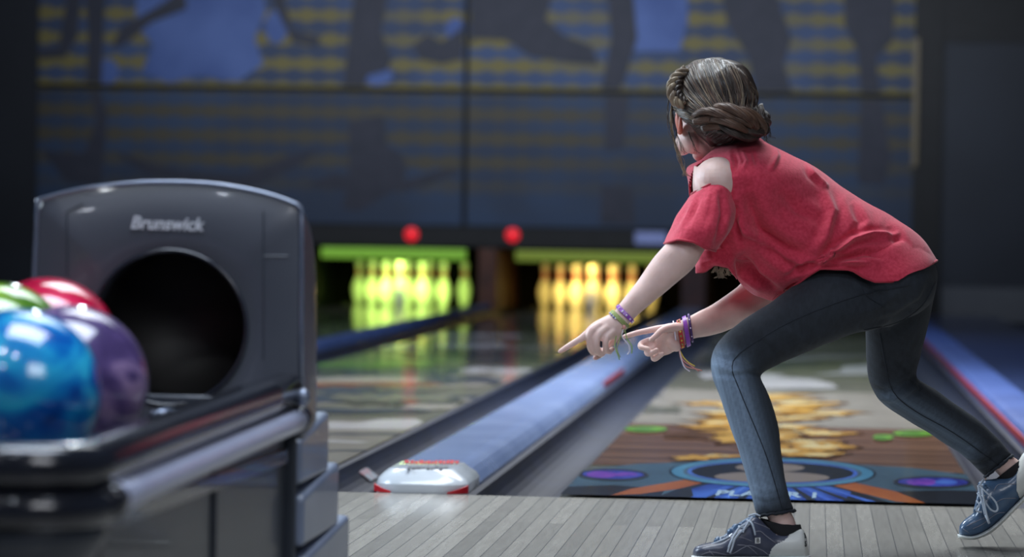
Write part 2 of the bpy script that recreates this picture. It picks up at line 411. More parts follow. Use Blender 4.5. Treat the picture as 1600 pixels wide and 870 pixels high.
strip(X2, (108, 124, 44), .4, 'olive strip over the far lane behind the shirt', 'far_pin_lamp', (1.0, .83, .30), 3)
struct('wall_pit', MB().box((X0-LW-.3, 19.5, -.13), (X2+LW+.4, 19.6, zband+.1)), mat('pit_curtain', (5, 5, 6), None, .9, spec=.1))

# pins
PIN = [(0, .0258), (.019, .036), (.057, .05), (.114, .0605), (.149, .0588), (.184, .048), (.219, .0335), (.238, .0268), (.254, .0232), (.279, .0232), (.305, .0262), (.343, .0322), (.36, .029), (.372, .0195), (.379, .008)]
m_pin = mat('white_pin_plastic', (236, 234, 224), (242, 240, 232), .3, coat=.5)
m_stripe = mat('red_pin_stripe', (205, 40, 30), None, .3)
prof = [tuple(p) for p in cr(PIN, 4)]
def make_pin():
    mb = MB(); n = 24
    mb.loft([[(r*math.cos(2*math.pi*j/n), r*math.sin(2*math.pi*j/n), z) for j in range(n)] for z, r in prof])
    o = mb.build('bowling_pin', [m_pin], smooth=True, norm=True)
    for za, zb in ((.243, .262), (.278, .300)):
        s = MB().loft([[((r_+.0006)*math.cos(2*math.pi*j/n), (r_+.0006)*math.sin(2*math.pi*j/n), z) for j in range(n)]
                       for z, r_ in [(z, float(np.interp(z, [p[0] for p in prof], [p[1] for p in prof]))) for z in (za, (za+zb)/2, zb)]])
        s.build('neck_stripe', m_stripe, o, smooth=True, norm=True)
    return o
pin0 = make_pin(); first = True
rowname = ['head pin', 'second row', 'third row', 'back row']
ordn = {1: ['front'], 2: ['left', 'right'], 3: ['left', 'middle', 'right'], 4: ['far left', 'left middle', 'right middle', 'far right']}
for X, gl, deck in ((X0, 'green-lit pins on the left deck', 'green-lit left pin deck'), (X1, 'yellow-lit pins on the right deck', 'yellow-lit right pin deck')):
    for r in range(4):
        for k in range(r+1):
            if first: p = pin0; first = False
            else:
                p = pin0.copy(); COL.objects.link(p)
                for ch in pin0.children:
                    c = ch.copy(); COL.objects.link(c); c.parent = p
            p.location = (X+(k-r/2)*.3048, 18.29+r*.264, .001)
            lab = 'white red-necked head pin at the front of the %s' % deck if r == 0 else 'white red-necked pin, %s of the %s, %s' % (ordn[r+1][k], rowname[r], deck)
            tag(p, lab, 'bowling pin', gl)

# ------------------------------------------------------------------ lanes with the projected graphics put into their colour
COATED = dict(rough=.14, coat=.5)
def flat(name, c1, c2=None, scale=6, stretch=(1, .25, 1)):
    return mat(name, c1, c2, scale=scale, stretch=stretch, **COATED)
LM = [flat('lane_olive_grey', (112, 112, 98), (128, 126, 110)), flat('lane_pale_wood', (160, 154, 142), (172, 166, 154)),
      mat_stripes('lane_brown_planks', (104, 74, 58), (146, 108, 84), .12), flat('lane_night_blue', (18, 22, 30), (26, 32, 42)),
      flat('lane_white_cloud', (206, 204, 204), (218, 216, 214)), flat('lane_slate', (68, 76, 88), (80, 86, 96)),
      flat('gold_base', (218, 160, 56), (230, 180, 82)), flat('gold_dark', (92, 58, 20), (110, 72, 26)), flat('gold_light', (250, 228, 160), (252, 236, 180)),
      flat('leaf_green', (118, 186, 62), (136, 200, 80)), flat('ring_teal', (70, 136, 172), (96, 164, 200)), flat('ring_blue', (62, 104, 220), (96, 146, 240)),
      flat('ring_black', (4, 5, 10)), flat('ring_cream', (150, 136, 126)), flat('oval_purple', (96, 56, 180), (160, 84, 210), scale=30, stretch=(1, .3, 1)),
      flat('beam_orange', (176, 92, 40), (196, 110, 50), scale=9), flat('beam_blue', (26, 60, 160), (70, 120, 220), scale=9), flat('text_white', (196, 226, 250)),
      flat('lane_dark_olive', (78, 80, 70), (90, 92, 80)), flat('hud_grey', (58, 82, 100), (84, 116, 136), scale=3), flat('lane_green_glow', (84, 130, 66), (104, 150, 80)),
      flat('lane_rust', (150, 92, 62), (130, 84, 60)), flat('oval_deep_blue', (42, 44, 150), (70, 90, 210), scale=26)]
(OL, PW, BR, NB, WH, SL, GB, GD, GL, LG, RT, RB, RK, RC, OP, BO, BB, TX, DO, HG, GG, RU, OD) = range(len(LM))
class Lane:
    def __init__(s, X): s.X = X; s.mb = MB(); s.k = 0
    def poly_w(s, pts, m):
        q = clip(pts, s.X-LW+.001, s.X+LW-.001, .004, 18.2)
        if q:
            s.k += 1; z = .00005*s.k
            s.mb.add([(x, y, z) for x, y in q], [tuple(range(len(q)))], m)
    def poly(s, px, m):
        P = [gp(x, y) for x, y in px]; s.poly_w([(p.x, p.y) for p in P], m)
    def band(s, ya, yb, m):   # full width band between two picture rows taken at the lane middle
        a = gp(*mid(s.X, ya)).y if 0 else Yrow(s.X, ya); b = Yrow(s.X, yb)
        s.poly_w([(s.X-LW, min(a, b)), (s.X+LW, min(a, b)), (s.X+LW, max(a, b)), (s.X-LW, max(a, b))], m)
    def blob(s, px, py, rx, ry, m, n=26, jag=.18):
        s.poly([(px+rx*math.cos(a)*(1+R.uniform(-jag, jag)), py+ry*math.sin(a)*(1+R.uniform(-jag, jag))) for a in [2*math.pi*i/n for i in range(n)]], m)
def Yrow(X, py):
    lo, hi = 0, 40
    for _ in range(40):
        m = (lo+hi)/2
        if proj((X, m, 0))[1] > py: lo = m
        else: hi = m
    return lo
def lane(X, gfx, label, base):
    L = Lane(X)
    L.mb.box((X-LW, .0, -.06), (X+LW, 19.4, 0), base)
    gfx(L); o = L.mb.build('bowling_lane', LM); tag(o, label, 'bowling lane', 'lanes'); return o
def streak(L, px, py, rx, ry, m, n=9):
    up = [(px-rx+2*rx*i/n, py-ry*R.uniform(.35, 1)) for i in range(1, n)]; dn = [(px+rx-2*rx*i/n, py+ry*R.uniform(.35, 1)) for i in range(1, n)]
    L.poly([(px-rx, py)]+up+[(px+rx, py)]+dn, m)
def camo(L, rows, xr, seed):
    rr = random.Random(seed)
    for (y0, y1, cols, cnt) in rows:
        for _ in range(cnt):
            y = rr.uniform(y0, y1); h = (y-470)*.035+1.2
            streak(L, rr.uniform(*xr), y, rr.uniform(60, 170), h*rr.uniform(.5, 1.3), rr.choice(cols))
def g_lane2(L):
    L.band(664, 470, OL)
    camo(L, [(500, 575, [DO, OL, SL, DO, PW], 26)], (1050, 1400), 3)
    L.band(667, 612, PW)
    streak(L, 1250, 600, 190, 7, OL); streak(L, 1010, 640, 60, 8, OL)
    # white clouds with toothed ends
    for pts in ([(1186, 583), (1230, 586), (1212, 589), (1268, 592), (1300, 600), (1310, 607), (1186, 608)],
                [(1318, 572), (1375, 568), (1420, 575), (1420, 585), (1268, 586), (1312, 581)],
                [(1090, 583), (1120, 580), (1140, 590), (1100, 592)], [(1186, 561), (1300, 560), (1240, 563)]):
        L.poly(pts, WH)
    streak(L, 1000, 620, 40, 2.5, DO); streak(L, 1040, 645, 25, 2, DO)
    L.band(733, 667, BR)
    # heap of gold pieces
    rr = random.Random(11)
    for i in range(36):
        y = 618 + (i/35)*100 + rr.uniform(-2, 2); spread = 30 + 80*min(1, (y-600)/60)
        x = 1205 + rr.uniform(-spread, spread) - 20; rx = rr.uniform(45, 90); ry = rr.uniform(3.6, 5.6)*(.7+.5*(y-618)/100)
        def star(sc, dx=0, dy=0, sd=0):
            r2 = random.Random(i*7+1); out = []
            n = 11
            for k in range(n):
                a = 2*math.pi*k/n+r2.uniform(-.2, .2); q = (1 if k % 2 == 0 else .55)*r2.uniform(.75, 1.1)
                out.append((x+dx+rx*sc*q*math.cos(a), y+dy+ry*sc*q*math.sin(a)*1.2))
            return out
        L.poly([(a_, b_+.6) for a_, b_ in star(1.16)], GD); L.poly(star(.94), GB)
        if i % 2 == 0: L.poly(star(.62, -8, -.8), GL)
        elif i % 3 == 0: L.poly(star(.45, 14, 1), GL)
    L.poly([(1035, 680), (1070, 677), (1105, 682), (1105, 687), (1038, 686)], GD)
    for cx, cy, rx, ry in ((1009, 673, 33, 4.2), (1380, 686, 16, 4), (1427, 680, 32, 4.2)):
        L.poly(el(cx, cy, rx*1.06, ry*1.15), DO); L.poly(el(cx, cy, rx, ry), LG); L.poly(el(cx-3, cy, rx*.55, ry*.5), GG)
    # display bar at the foul line
    L.poly([(870, 742), (1000, 728), (1208, 722), (1420, 734), (1560, 752), (1560, 810), (840, 810)], HG)
    L.poly([(840, 766), (960, 762), (1040, 768), (1010, 810), (840, 810)], NB)
    L.poly([(1400, 772), (1480, 770), (1560, 772), (1560, 815), (1430, 812)], NB)
    L.poly([(1079, 752), (1108, 758), (1060, 768), (1000, 776), (955, 778), (985, 768)], BO)
    L.poly([(1325, 756), (1300, 763), (1352, 776), (1400, 788), (1450, 792), (1400, 772)], BO)
    L.poly([(1100, 758), (1060, 768), (1000, 790), (1420, 800), (1350, 776), (1300, 762)], NB)
    L.poly([(1110, 760), (1080, 768), (1090, 800), (1310, 800), (1330, 773), (1296, 764)], BB)
    for k in range(-5, 6):
        L.poly([(1206+k*14, 764), (1206+k*14+5, 764), (1206+k*34+16, 795), (1206+k*34-2, 795)], RB if k % 2 else NB)
    for rx, ry, m in ((162, 23.5, NB), (158, 22.5, RT), (140, 19, HG), (133, 18, RB), (127, 16.5, RK)):
        L.poly(el(1207, 742.5, rx, ry, 60, .012), m)
    L.poly(el(1206, 750, 90, 8.5, 40, .01), RC); L.poly(el(1203, 735, 54, 6.5, 40, .01), RC)
    for cx, cy, rx, a, b in ((958, 746, 53, OD, OP), (1458, 758, 60, OD, OD)):
        L.poly(el(cx, cy, rx+3, 9.5, 40, .012), SL); L.poly(el(cx, cy, rx, 8.3, 40, .012), NB); L.poly(el(cx, cy, rx-5, 6.8, 40, .012), a)
        L.poly(el(cx-18, cy, 24, 5, 24, .012), OP); L.poly(el(cx+20, cy, 18, 3, 24, .012), RB if b == OD else OP)
def g_lane1(L):
    L.band(770, 470, OL)
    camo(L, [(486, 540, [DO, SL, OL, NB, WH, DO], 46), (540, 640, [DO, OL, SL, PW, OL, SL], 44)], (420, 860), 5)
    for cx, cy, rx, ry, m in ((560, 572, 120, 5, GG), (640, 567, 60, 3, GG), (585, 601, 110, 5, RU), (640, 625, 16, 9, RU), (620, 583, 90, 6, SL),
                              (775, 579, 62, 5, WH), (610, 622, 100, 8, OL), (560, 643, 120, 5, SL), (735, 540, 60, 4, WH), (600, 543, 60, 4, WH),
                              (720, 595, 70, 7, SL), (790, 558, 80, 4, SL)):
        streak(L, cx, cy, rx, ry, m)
    L.band(770, 655, PW)
    L.poly([(500, 660), (560, 662), (590, 657), (650, 656), (662, 662), (650, 672), (500, 672)], WH)
    L.poly([(500, 688), (580, 692), (560, 694), (500, 692)], WH)
    streak(L, 560, 680, 80, 2, SL); streak(L, 520, 706, 60, 1.6, SL)
def g_lane0(L):
    L.band(770, 440, OL)
    camo(L, [(486, 560, [DO, SL, OL, NB], 20)], (300, 520), 9)
lane(X0, g_lane0, 'far left lane, its glossy deck under the green-lit pins', OL)
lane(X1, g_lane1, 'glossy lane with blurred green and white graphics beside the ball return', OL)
lane_gold = lane(X2, g_lane2, 'lane behind the woman showing a gold heap, blue ring and player text', OL)
# PLAYER 1 lettering laid flat on the lane
a, b = gp(1122, 776), gp(1278, 780); mid_ = (a+b)/2
vs, fs = text_mesh('PLAYER 1', .1, 0, .003, .0002)
wtx = max(v.x for v in vs)-min(v.x for v in vs); ex = (b-a).normalized(); ey = V((0, 0, 1)).cross(ex)
sx = (b-a).length/wtx; sy = (gp(1200, 773.5)-gp(1200, 782)).length/.075
lt = mesh_obj('lane_lettering', [V((mid_.x, mid_.y, .0095))+ex*v.x*sx+ey*v.y*sy+V((0, 0, v.z)) for v in vs], fs, LM[TX], None, False)
lt.parent = lane_gold

# gutters and dividers
def gutter(xa, xb, lab):
    n = 14; cx = (xa+xb)/2; hw = (xb-xa)/2; top = []
    for i in range(n+1):
        a = math.pi*i/n; top.append((cx-hw*.86*math.cos(a), -.004-.075*math.sin(a)))
    prof_ = [(xa, .0)]+top+[(xb, .0), (xb, -.11), (xa, -.11)]
    mb = MB(); ys = [0.002, 6, 12, 19.4]
    mb.loft([[(x, y, z) for x, z in prof_] for y in ys])
    o = mb.build('lane_gutter', MT['gutter'], norm=True); tag(o, lab, 'gutter', 'gutters'); return o
e = .0015
gutter(X0-LW-.235, X0-LW-e, 'dark gutter on the outer left side of the far left lane')
gutter(X0+LW+e, X0+LW+.235, 'dark gutter right of the far left lane')
gutter(X1-LW-.235, X1-LW-e, 'dark blue gutter left of the lane beside the ball return')
g1 = gutter(X1+LW+e, X1+LW+.214, 'dark gutter with a small sticker, left of the silver divider')
gutter(X2-LW-.233, X2-LW-e, 'wide dark blue gutter between the silver divider and the gold heap lane')
gutter(X2+LW+e, X2+LW+.235, 'dark blue gutter at the right, behind the rear leg')
def capping(xa, xb, lab, h=.052, nose=False, y0=.0):
    w_ = xb-xa
    pr = [(0, -.11), (0, .3*h), (.03, .62*h), (.08, .86*h), (.14, .97*h), (.2, h), (.55, h), (.70, .985*h), (.735, .9*h), (.76, .985*h), (.84, .93*h), (.90, .78*h), (.95, .5*h), (1, .12*h), (1, -.11)]
    mb = MB()
    rings = []
    ys = [y0+.12, y0+1, 4, 8, 12, 16, 17.58]
    for y in ys: rings.append([(xa+t*w_, y, z) for t, z in pr])
    mb.loft(rings)
    o = mb.build('lane_divider', MT['cap'], norm=True, smooth=False, bevel=.002, seg=2); tag(o, lab, 'divider', 'dividers between lanes')
    return o
cap = capping(X1+LW+.217, X2-LW-.237, 'wide silver divider with rounded pearl nose beside the ball return')
cA, cB = X1+LW+.220, X2-LW-.240
# nose: rounded end of the divider, lofted in plan
def rrect(xa, xb, ya, yb, r, z, n=8):
    out = []
    for cx, cy, a0 in ((xa+r, ya+r, math.pi), (xb-r, ya+r, 1.5*math.pi)):
        for k in range(n+1):
            a = a0+math.pi/2*k/n; out.append((cx+r*math.cos(a), cy+r*math.sin(a), z))
    out += [(xb, yb, z), (xa, yb, z)]
    return out
y1 = .32
nose = MB().loft([rrect(cA-.001, cB+.004, .012, y1, .07, -.05), rrect(cA-.001, cB+.004, .004, y1, .07, .002), rrect(cA-.001, cB+.004, .004, y1, .07, .022),
                  rrect(cA+.004, cB-.004, .013, y1, .066, .035), rrect(cA+.014, cB-.022, .034, y1, .06, .046), rrect(cA+.028, cB-.036, .046, y1, .055, .0565), rrect(cA+.036, cB-.044, .058, y1, .05, .058)])
nose.build('divider_nose', MT['capend'], cap, smooth=True, norm=True, bevel=.003)
# dark red reflectors at the nose corners
for sx_, xx in ((-1, cA), (1, cB)):
    m = MB(); pts = []
    for k in range(7):
        a = math.radians(25+k*8); r = .0705+.006
        cx = xx+.066 if sx_ < 0 else xx-.066
        pts.append((cx+sx_*r*math.cos(a), .072-r*math.sin(a)))
    vs = [(x, y, .001) for x, y in pts]+[(x, y, .001+.004+.016*(1-i/6)) for i, (x, y) in enumerate(pts)]
    m.add(vs, [(i, i+1, i+8, i+7) for i in range(6)])
    rf = m.build('red_reflector', MT['red'], cap); rf.modifiers.new('s', 'SOLIDIFY').thickness = .003
# warning print on the divider top
m_print = mat('dark_print', (70, 74, 82), None, .5)
for (px, py), wpx, hpx, mm, seed in (((674, 722), 84, 6.5, MT['red'], 2), ((668, 730), 64, 5.5, m_print, 5)):
    # lines of small worn, unreadable print
    q = random.Random(seed); x = px-wpx/2; mb = MB()
    while x < px+wpx/2:
        wd = q.uniform(2.5, 7); h0, h1 = q.uniform(.2, .5)*hpx, q.uniform(.2, .5)*hpx; sl = q.uniform(0, 2)
        P = [gp(x, py+h1, .0592), gp(x+wd, py+h1, .0592), gp(x+wd+sl, py-h0, .0592), gp(x+sl, py-h0, .0592)]
        mb.add(P+[p+V((0, 0, .0006)) for p in P], [(3, 2, 1, 0), (4, 5, 6, 7), (0, 1, 5, 4), (1, 2, 6, 5), (2, 3, 7, 6), (3, 0, 4, 7)])
        x += wd+q.uniform(.6, 2)
    o = mb.build('worn_print', mm, cap, norm=True); o['kind'] = 'stuff'
# red reflection on the divider flanks, built in as a coloured strip
def flank(y0, y1, x, parent):
    m = MB().box((x-.004, y0, .008), (x+.004, y1, .034)); return m.build('red_glow_strip', mat('painted_red_glow', (150, 30, 40), (120, 24, 34), .5), parent, bevel=.002)
flank(5.3, 6.6, cB-.002, cap)
cap2 = capping(X0+LW+.237, X1-LW-.237, 'narrow blue divider in front of the green-lit pins')
cap2.data.materials[0] = mat('dull_blue_capping', (62, 76, 112), (72, 88, 128), .75, spec=.1)
cap3 = capping(X2+LW+.238, X2+LW+.235+.20, 'blue divider with a painted red reflection at the right edge')
cap3.data.materials[0] = mat('deep_blue_capping', (50, 70, 122), (62, 84, 140), .4, scale=3)
flank(.4, 12, X2+LW+.241, cap3)
m_blue = mat('blue_side_deck', (36, 50, 86), (46, 62, 104), .3, scale=2, coat=.3)
o = MB().box((X2+LW+.437, .0, -.11), (X2+LW+.437+.6, 17.8, .02)).build('side_walkway', m_blue, bevel=.01)
tag(o, 'blue walkway deck right of the divider with the painted red reflection', 'walkway')
# sticker in the gutter
c = gp(557, 733, -.03)
m_stk = mat('pale_sticker', (110, 150, 160), (150, 90, 96), .4, scale=40)
st = MB()
st.add([(X1+LW+.024, 1.10, -.034), (X1+LW+.060, 1.10, -.060), (X1+LW+.060, 1.26, -.060), (X1+LW+.024, 1.26, -.034)], [(0, 1, 2, 3)])
s_ = st.build('gutter_sticker', m_stk, g1); s_.modifiers.new('s', 'SOLIDIFY').thickness = .002

# ------------------------------------------------------------------ ball return
HD = 4.93     # distance of the hood face
br = empty('ball_return', gp(262, 1010), 'graphite ball return with round opening and steel rail at the left', 'ball return')
def H(px, py, D=HD): return at(px, py, D)
back_dir = V((0, 1, 0))
# hood outline in the face plane (px), star-shaped about the opening centre
hc = (264, 512); hr = 120
arc = cr([(58, 318), (66, 311), (130, 295), (200, 287), (264, 285), (340, 289), (410, 302), (458, 318), (470, 326)], 6)
outl = [(46, 700), (48, 600), (50, 520), (52, 440), (55, 380)] + [tuple(p) for p in arc] + [(471, 380), (471, 440), (471, 520), (471, 600), (471, 700), (400, 700), (330, 700), (264, 700), (190, 700), (110, 700)]
# resample the outline by angle
def by_angle(outl, c, n=96):
    out = []
    for k in range(n):
        a = 2*math.pi*k/n; dx, dy = math.cos(a), math.sin(a); best = None
        for i in range(len(outl)):
            (x0, y0), (x1, y1_) = outl[i-1], outl[i]; ex_, ey_ = x1-x0, y1_-y0; den = dx*ey_-dy*ex_
            if abs(den) < 1e-9: continue
            t = ((x0-c[0])*ey_-(y0-c[1])*ex_)/den; s = ((x0-c[0])*dy-(y0-c[1])*dx)/den
            if t > 0 and -1e-6 <= s <= 1+1e-6: best = t if best is None else max(best, t)
        out.append((c[0]+dx*best, c[1]+dy*best))
    return out
OA = by_angle(outl, hc)
def ringpx(r, D, off=0, cx=0): return [H(hc[0]+cx+r*math.cos(2*math.pi*k/96), hc[1]+r*1.0*math.sin(2*math.pi*k/96), HD)+back_dir*off for k in range(96)]
def scaled(s, off, top=0):
    out = []
    for (x, y) in OA:
        yy = y+top*max(0, min(1, (520-y)/220)); xx = hc[0]+(x-hc[0])*s
        out.append(H(xx, yy)+back_dir*off)
    return out
hood = MB()
rings = [ringpx(hr, HD, .05), ringpx(hr, HD, .004), ringpx(hr+4, HD, 0), scaled(.975, 0), scaled(.992, .004), scaled(1.0, .014)]
prof_b = [(1.0, .05, 6), (.995, .10, 26), (.985, .15, 62), (.97, .19, 110), (.93, .22, 150)]
rings += [scaled(s, o_, t) for s, o_, t in prof_b]
hood.loft(rings, cap=False)
hood.f.append([len(hood.v)-96+k for k in range(96)]); hood.m.append(0)
ho = hood.build('hood', MT['hood'], br, smooth=False, norm=True); ho.modifiers.new('b', 'BEVEL').width = .002
for p in ho.data.polygons: p.use_smooth = True
# bright edge moulding around face
em = MB(); pts = [H(x, y)+back_dir*.002 for x, y in [(50, 520), (52, 440), (55, 380)]+[tuple(p) for p in arc]+[(471, 380), (471, 520), (471, 640)]]
em.tube(pts, .0042, 8); em.build('edge_moulding', MT['hoodedge'], br, smooth=True)
# tunnel
tn = MB(); tn.loft([ringpx(hr+.5, HD, .003), ringpx(hr, HD, .08), ringpx(hr*.96, HD, .17)], cap=False)
tn.f.append([2*96+k for k in range(96)]); tn.m.append(0)
tn.build('tunnel', MT['inner'], br, smooth=True)
tr = MB().tube(ringpx(hr+1, HD, -.001), .0035, 8, closed=True).build('opening_rim', MT['dkplas'], br, smooth=True)
# recessed panel seams on the face
for seg in ([(105, 430), (105, 330), (130, 318)], [(412, 560), (412, 330)], [(412, 400), (450, 400)]):
    MB().tube([H(x, y)-back_dir*.0002 for x, y in seg], .0012, 6).build('panel_seam', MT['panel'], br)
e1 = (H(320, 352)-H(200, 348)).normalized()
vs, fs = text_mesh('Brunswick', .03, .25, .0006, .001); wt = max(v.x for v in vs)*2
k_ = (H(320, 351)-H(200, 349)).length/wt; eyv = e1.cross(V((0, 1, 0))); eyv = V((0, 0, 1)); cc = H(260, 350)-back_dir*.0015
mesh_obj('brand_lettering', [cc+e1*v.x*k_+eyv*v.y*k_*1.05-back_dir*v.z for v in vs], fs, MT['logo'], br, False)
# rack: tray with bumper rim, straight steel rail along the right side
RP = [(462, 628, 4.93), (380, 665, 4.55), (285, 703, 4.15), (215, 733, 3.90), (180, 750, 3.77)]     # band centre line
def xw(px, py, D): return at(px, py, D)
b0 = at(466, 655, 4.90); b1 = at(172, 783, 3.72)
rl = MB(); dirr = (b1-b0).normalized()
rl.tube([b0+(b1-b0)*t for t in np.linspace(0, 1, 12)], .0185, 20)
rl.build('side_rail', MT['rail'], br, smooth=True)
upv = V((0, 0, 1)); rt = dirr.cross(upv).normalized()*-1
if rt.x < 0: rt = -rt     # pointing right, away from the rack
# bumper band above the rail, swept with the near end curving left
def sweep_profile(path, prof2, name, m, parent, cap=True):
    rings = []
    for i, p in enumerate(path):
        a = path[max(0, i-1)]; b = path[min(len(path)-1, i+1)]; t = (b-a); t.z = 0; t.normalize()
        side = V((-t.y, t.x, 0))
        if i == 0 and False: pass
        rings.append([p+side*u+upv*v for u, v in prof2])
    mb = MB().loft(rings, cap=cap); return mb.build(name, m, parent, smooth=True, norm=True)
p_far = b0+upv*.03-rt*.012; p_near = b1+upv*.03-rt*.012
d2 = (p_near-p_far); d2.z = 0; d2n = d2.normalized()
zc = p_near.z
path = [p_far+(p_near-p_far)*t for t in np.linspace(0, 1, 8)]
side_l = V((d2n.y, -d2n.x, 0))
if side_l.x > 0: side_l = -side_l
rad = .10
cen = p_near+side_l*rad
for k in range(1, 10):
    a = math.pi/2*k/9; path.append(cen - side_l*rad*math.cos(a) + d2n*rad*math.sin(a))
for k in range(1, 5): path.append(path[17-1]+side_l*.1*k if k == 1 else path[-1]+side_l*.1)
profB = [(.0, -.012), (-.014, -.006), (-.02, .008), (-.016, .030), (-.004, .040), (.02, .042), (.03, .034), (.03, -.012)]
sgn = 1
sweep_profile(path, [(-u*1.0, v) for u, v in profB], 'bumper_rim', MT['dkplas'], br)
# moulded dark end cap below the rim, round the near end
path2 = [p-upv*.03 for p in path[7:]]
profE = [(-.018, -.026), (-.024, -.012), (-.022, .004), (-.012, .016), (.01, .018), (.01, -.028)]
sweep_profile(path2, [(-u, v) for u, v in profE], 'end_bumper', MT['dkplas'], br)
profS = [(-.006, -.05), (-.012, -.03), (.0, -.02), (.03, -.02), (.03, -.09), (.02, -.10)]
sweep_profile([p-upv*.03 for p in path[7:]], [(-u, v) for u, v in profS], 'end_skirt', MT['panel'], br)
# collars at both rail ends
for c_, nm in ((b0, 'rail_collar'), (b1, 'rail_collar')):
    mb = MB().tube([c_-dirr*.016, c_-dirr*.012, c_+dirr*.012, c_+dirr*.016], [.015, .0215, .0215, .015], 20)
    mb.build(nm, MT['dkplas'], br, smooth=True)
bt = MB(); cb = b0+upv*.036+rt*.012-V((0, .03, 0)); bt.ell(cb, [(.012, 0, 0), (0, .012, 0), (0, 0, .014)]); bt.build('rail_bolt', MT['hoodedge'], br, smooth=True)
# bed the balls lie on
Zb = .441-.109
bed = MB(); pl = [p+V((0, 0, 0)) for p in path]
near_in = [p-upv*(p.z-Zb+.005) for p in path]
lft = [near_in[0]-rt*.40, near_in[-1]]
poly = [V((p.x, p.y, Zb-.012)) for p in near_in]+[V((near_in[-1].x-.0, near_in[-1].y+.2, Zb-.012))]+[V((near_in[0].x-.38, near_in[0].y, Zb-.012))]
n_ = len(poly); bed.add(poly+[p-upv*.02 for p in poly], [tuple(range(n_)), tuple(range(2*n_-1, n_-1, -1))]+[(i, (i+1) % n_, n_+(i+1) % n_, n_+i) for i in range(n_)])
bed.build('ball_tray', MT['dkplas'], br, norm=True)
# raised guide ribs the far balls rest on
rb = MB()
for px0, D0, px1, D1 in ((-2, 4.40, 70, 4.86),):
    pass
lip = MB(); lipc = at(300, 648, 4.84)
lip.tube([at(236, 648, 4.80), at(260, 645, 4.82), at(300, 648, 4.84), at(330, 655, 4.84)], [.006, .009, .009, .005], 12)
lip.build('tunnel_lip', MT['hoodedge'], br, smooth=True)
# side body below the rail
sb = MB(); inn = rt*-.02
for t0, t1, k in ((0.0, .42, 0), (.43, .62, 1), (.63, .97, 0)):
    a = b0+(b1-b0)*t0+inn-upv*.012-rt*(.006*k); b = b0+(b1-b0)*t1+inn-upv*.012-rt*(.006*k)
    th = -rt*.05
    vs = [a, b, b+th, a+th]; lo_ = [V((p.x, p.y, .03)) for p in vs]
    sb.add(vs+lo_, [(0, 1, 2, 3), (7, 6, 5, 4), (0, 4, 5, 1), (1, 5, 6, 2), (2, 6, 7, 3), (3, 7, 4, 0)])
sb.build('side_panel', MT['panel'], br, norm=True, bevel=.004)
# rack foot
ft = MB(); fa = b0+(b1-b0)*.1-rt*.22; fb = b0+(b1-b0)*.92-rt*.22
ft.box((fa.x-.02, min(fa.y, fb.y), .0), (fa.x+.18, max(fa.y, fb.y)+.1, .05)); ft.build('rack_foot', MT['dkplas'], br, bevel=.01)
# stepped plinth behind, right side: three tiers each longer than the one above
xs = H(468, 700).x
for (z0, z1, dy, ox) in ((.262, .352, .275, .004), (.165, .262, .36, .009), (.0, .165, .455, .014)):
    y_ = H(468, 700).y
    m = MB().box((xs-.40, y_-.005, z0), (xs+ox, y_+dy, z1))
    # top of each tier slopes up to the back
    m.v[4].z -= .018; m.v[5].z -= .018; m.v[6].z += .01; m.v[7].z += .01
    m.build('plinth_tier', MT['step'], br, bevel=.008)
# latch label on the hood flank
c = H(486, 455)+back_dir*.1
# near front face of the plinth under the hood
y_ = H(468, 700).y
MB().box((xs-.40, y_-.02, .0), (xs-.002, y_-.006, .40)).build('front_panel', MT['panel'], br, bevel=.006)

# balls
def ball(px, py, D, m, lab, holes=True):
    c = at(px, py, D); mb = MB(); mb.ell(c, [(.108, 0, 0), (0, .108, 0), (0, 0, .108)], 64, 40)
    o = mb.build('bowling_ball', m, smooth=True, norm=True); tag(o, lab, 'bowling ball', 'bowling balls on the ball return'); return o
def swirl(name, cols, scale):
    m = bpy.data.materials.new(name); m.use_nodes = True; N = m.node_tree.nodes; L = m.node_tree.links; b = N['Principled BSDF']
    tc = N.new('ShaderNodeTexCoord'); ns = N.new('ShaderNodeTexNoise'); ns.inputs['Scale'].default_value = scale; ns.inputs['Detail'].default_value = 4
    ns.inputs['Distortion'].default_value = 1.6; L.new(tc.outputs['Object'], ns.inputs['Vector'])
    r_ = N.new('ShaderNodeValToRGB'); L.new(ns.outputs[0], r_.inputs[0])
    for i, (p, c) in enumerate(cols):
        e_ = r_.color_ramp.elements[i] if i < 2 else r_.color_ramp.elements.new(p)
        e_.position = p; e_.color = lin(c)
    L.new(r_.outputs[0], b.inputs['Base Color']); b.inputs['Roughness'].default_value = .18
    b.inputs['Coat Weight'].default_value = 1; b.inputs['Coat Roughness'].default_value = .02; return m
ball(28, 612, 4.07, swirl('blue_swirl', [(.34, (14, 30, 76)), (.7, (52, 190, 232)), (.45, (14, 84, 176)), (.56, (20, 128, 206))], 9), 'glossy blue swirled bowling ball, nearest one')
ball(108, 600, 4.29, swirl('purple_pearl', [(.36, (74, 60, 104)), (.66, (156, 130, 172)), (.5, (98, 80, 130))], 14), 'dull purple pearl bowling ball in front of the opening')
ball(-5, 558, 4.50, swirl('green_swirl', [(.36, (70, 120, 22)), (.66, (160, 200, 60)), (.5, (112, 160, 34))], 10), 'lime green bowling ball at the left edge')
ball(74, 545, 4.725, swirl('crimson_swirl', [(.36, (150, 10, 52)), (.66, (226, 40, 92)), (.5, (196, 20, 64))], 8), 'crimson bowling ball behind the purple and green ones')
